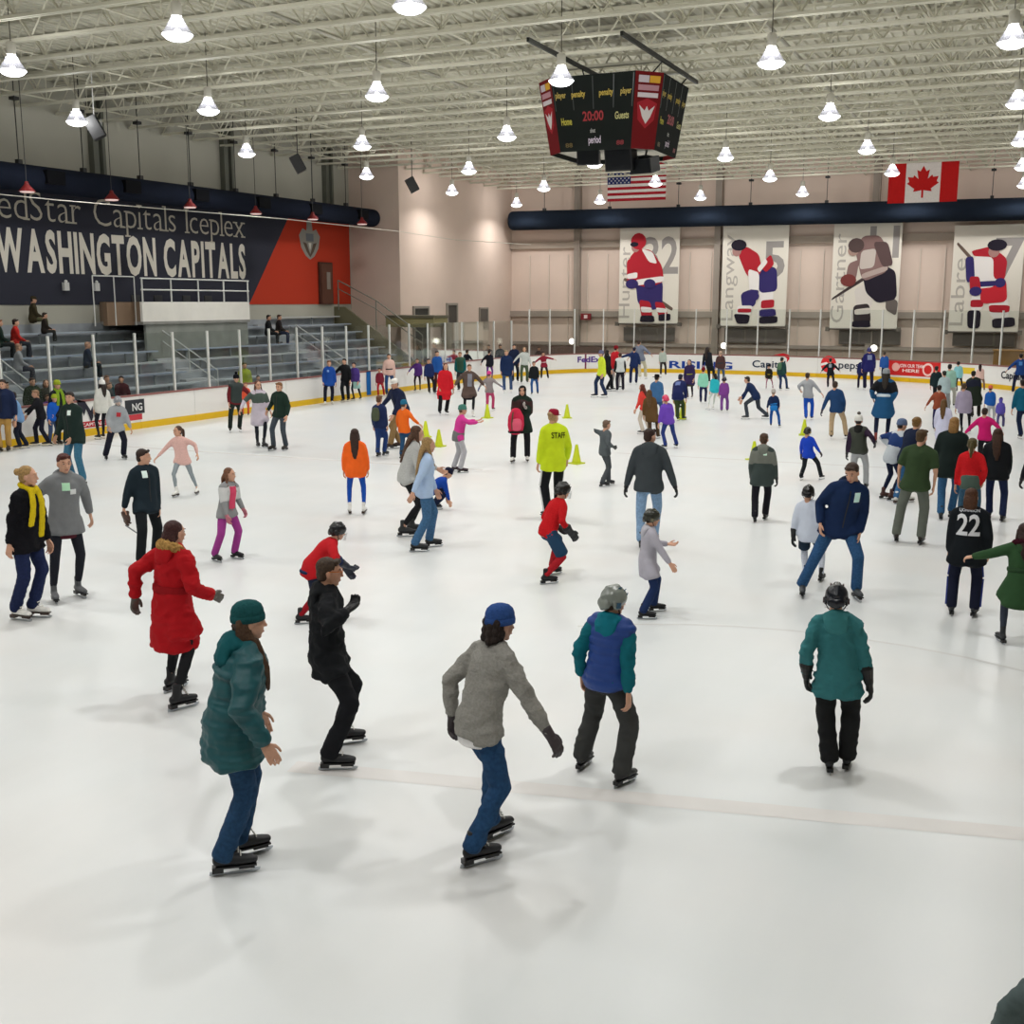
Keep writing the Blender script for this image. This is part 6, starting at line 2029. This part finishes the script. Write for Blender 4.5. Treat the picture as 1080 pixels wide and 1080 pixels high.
P('teen in a black sports top leaning left on the boards', [(38, 468), (50, 468)], (37, 411), 260, 'hoodie:#1b1b20', 'trousers:#1e1e2c', 'short:#8a6a50', None, None, BLK, L=(22, 438), R='low', extra=('text:ICE:0:.03:.05:.14:#d5d5d5:f',), lean=12)
P('boy in a light blue jacket by the left edge', [(20, 472), (27, 471)], (13, 413), 260, 'jacket:#6f93bc', 'trousers:#1c2030', 'short:#2a1c16', None, None, BLK, lean=8)
P('man in a navy jacket and khaki trousers cut by the left edge', [(0, 474), (9, 473)], (2, 400), 200, 'jacket:#1b2644', 'trousers:#b08a4c', 'short:#2a1c16', None, None, '#2a221c', build=1.15, hem=.14)
# ---- spectators behind the glass and in the stand
SP = 'spectators behind the left boards'
def stand_at(label, x, y, X, zb, h, face, top, bot, hair, hat=None, **kw):
    g = gx(x, y, X)
    P(label, None, None, face, top, bot, hair, hat, None, '#2a2622', pos=(X, g.y, zb), h=h, extra=('stand', 'shoes') + tuple(kw.pop('extra', ())), group=SP, **kw)
def seat_at(label, x, y, row, face, top, bot, hair, hat=None, h=1.68, **kw):
    X = x_a + dxr * row
    g = gx(x, y, X)
    zt = .12 + dzr * (row + 1) - .30
    # feet on the step in front, seat on the plank of this row
    pos = V((X - .25 + .42 * h / 1.77, g.y, 0))
    P(label, None, None, face, top, bot, hair, hat, None, '#2a2622', pos=tuple(pos), h=h, sit=zt + .39, L='lap', R='lap', extra=('shoes',), group=SP, **kw)
FZ = -.12
stand_at('spectator in black behind the glass at the left edge', 4, 410, -25.0, FZ, 1.75, 120, 'jacket:#17191c', 'trousers:#1a1c20', 'short:#2a1c16')
stand_at('spectator in a dark green coat behind the glass', 33, 400, -25.2, FZ, 1.78, 150, 'coat:#2a3328', 'trousers:#2a2c2a', 'short:#3a2a20')
stand_at('spectator in a brown grey jacket behind the glass', 48, 400, -25.1, FZ, 1.70, 170, 'jacket:#3a3a34', 'trousers:#2a2c2a', 'long:#5a4434')
stand_at('child spectator in a purple coat behind the glass', 50, 420, -24.7, FZ, 1.30, 160, 'jacket:#6e4a86', 'trousers:#3a3050', 'short:#5a4434')
stand_at('spectator in a teal jacket behind the glass', 112, 400, -25.2, FZ, 1.68, 150, 'jacket:#2a4a50', 'trousers:#23303c', 'short:#6a4a38')
stand_at('spectator in a grey coat behind the glass by the crest', 114, 410, -24.8, FZ, 1.50, 120, 'jacket:#43464a', 'trousers:#2a2c30', 'short:#7a5a48')
stand_at('spectator in a dark red jacket behind the glass', 128, 400, -25.2, FZ, 1.62, 190, 'jacket:#4a2428', 'trousers:#1f1c20', 'short:#2a1c16')
stand_at('spectator in a neon green vest behind the glass', 258, 400, -25.2, FZ, 1.76, 160, 'jacket:#9aa83a', 'trousers:#22262c', 'short:#4a4434')
stand_at('person sitting low in a black coat behind the glass', 272, 400, -25.0, FZ, 1.25, 160, 'jacket:#1b1c22', 'trousers:#1b1c22', 'short:#241a16')
seat_at('seated spectator in a dark green jacket high in the stand', 8, 345, 5, 85, 'jacket:#1d2c26', 'trousers:#26282a', 'short:#7a4426')
seat_at('seated spectator in a red jacket high in the stand', 25, 345, 5, 85, 'jacket:#b02a24', 'trousers:#30323a', 'short:#2a1c16')
seat_at('seated spectator in a brown camouflage jacket on the top row', 44, 330, 7, 85, 'jacket:#3c3524', 'trousers:#5a5a40', 'short:#2a2018', 'cap:#3a3322')
seat_at('seated child in a dark jacket beside the camouflage jacket', 55, 340, 6, 85, 'jacket:#2a241f', 'trousers:#30302c', 'short:#2a2018', h=1.3)
seat_at('seated spectator in pale grey with fair hair in the lower rows', 28, 362, 3, 85, 'jacket:#8a8c90', 'trousers:#3a3c44', 'short:#a5806a')
seat_at('seated spectator in dark navy near the aisle', 100, 362, 3, 85, 'jacket:#1c2638', 'trousers:#22262c', 'short:#a5806a', h=1.6)
seat_at('seated spectator in black, left one of a pair high in the stand', 289, 345, 5, 100, 'jacket:#15171a', 'trousers:#1d2024', 'short:#1c1612')
seat_at('seated spectator in dark brown, right one of a pair high in the stand', 300, 345, 5, 100, 'jacket:#201a1a', 'trousers:#1d2a44', 'short:#3a2218')
for i, (x, c, h_) in enumerate(((527, '#2c2a2c', 1.7), (533, '#3a2c2a', 1.75), (545, '#252a34', 1.72), (556, '#6a3a36', 1.5), (582, '#4a3634', 1.5))):
    d_, z_ = path_at_ray(x, 392)
    p_, t_, n_ = on_path(d_)
    q_ = p_ - n_ * 1.0
    P('spectator behind the far corner glass, %s from the left' % ordn[i], None, None, 180, 'jacket:' + c, 'trousers:#1f2024', 'short:#2a1c16', None, None, '#2a2622', pos=(q_.x, q_.y, FZ), h=h_, extra=('stand', 'shoes'), group='spectators behind the far corner')

# ---- things held in hands
def held_bag():
    w0 = WP['wr'][0]
    fw_ = V((-sin(WP['th']), cos(WP['th']), 0))
    c = (WP['wr'][0] + WP['wr'][1]) / 2 + fw_ * .22 - V((0, 0, .12))
    rt_ = V((cos(WP['th']), sin(WP['th']), 0))
    c = c + rt_ * .10
    t = thing('rucksack', 'red and pink rucksack held in front by the woman in the black hood', 'rucksack', c, WP['th'] + .4)
    b = Blob()
    b.tube([(0, 0, -.26), (0, 0, -.12), (0, 0, .08), (0, 0, .22)], [(.17, .10), (.20, .13), (.19, .12), (.12, .08)], (1, 0, 0), 14)
    link('body', b.fuse(.022, 2), t, mat('#c42a48', 'fabric'))
    b = Blob()
    b.tube([(.02, .12, -.2), (.02, .13, -.06), (.02, .12, .02)], [(.11, .05), (.13, .06), (.11, .04)], (1, 0, 0), 12)
    link('front_pocket', b.fuse(.018, 2), t, mat('#d65a72', 'fabric'))
    MB().path([V((.1, .1, .2)), V((.14, .14, .0)), V((.13, .12, -.2))], .018, 6).build('strap', mat('#5a4a3a', 'fabric'), t)
    MB().box((0, .0, -.27), (.32, .2, .05)).build('base', mat('#1c1a1c', 'fabric'), t)
held_bag()
def held_gloves():
    w_ = GM['wr'][1]
    t = thing('gloves', 'pair of brown gloves held by the man in the dark navy jacket', 'gloves', w_ - V((0, 0, .12)), GM['th'])
    for q in (-1, 1):
        gm = transformed(template('glove', 1)[0], M.Translation((q * .03, .02, .05)) @ M.Rotation(q * .3, 4, 'Y') @ M.Scale(1.05, 4))
        link('glove', gm, t, mat('#4a342a', 'leather'))
    MB().bar((0, 0, -.12), (-.12, .1, -.24), .010, 5).build('strap', mat('#8d8f92', 'fabric'), t)
held_gloves()
bpy.data.scenes.remove(TMP)
print('people', PEOPLE)
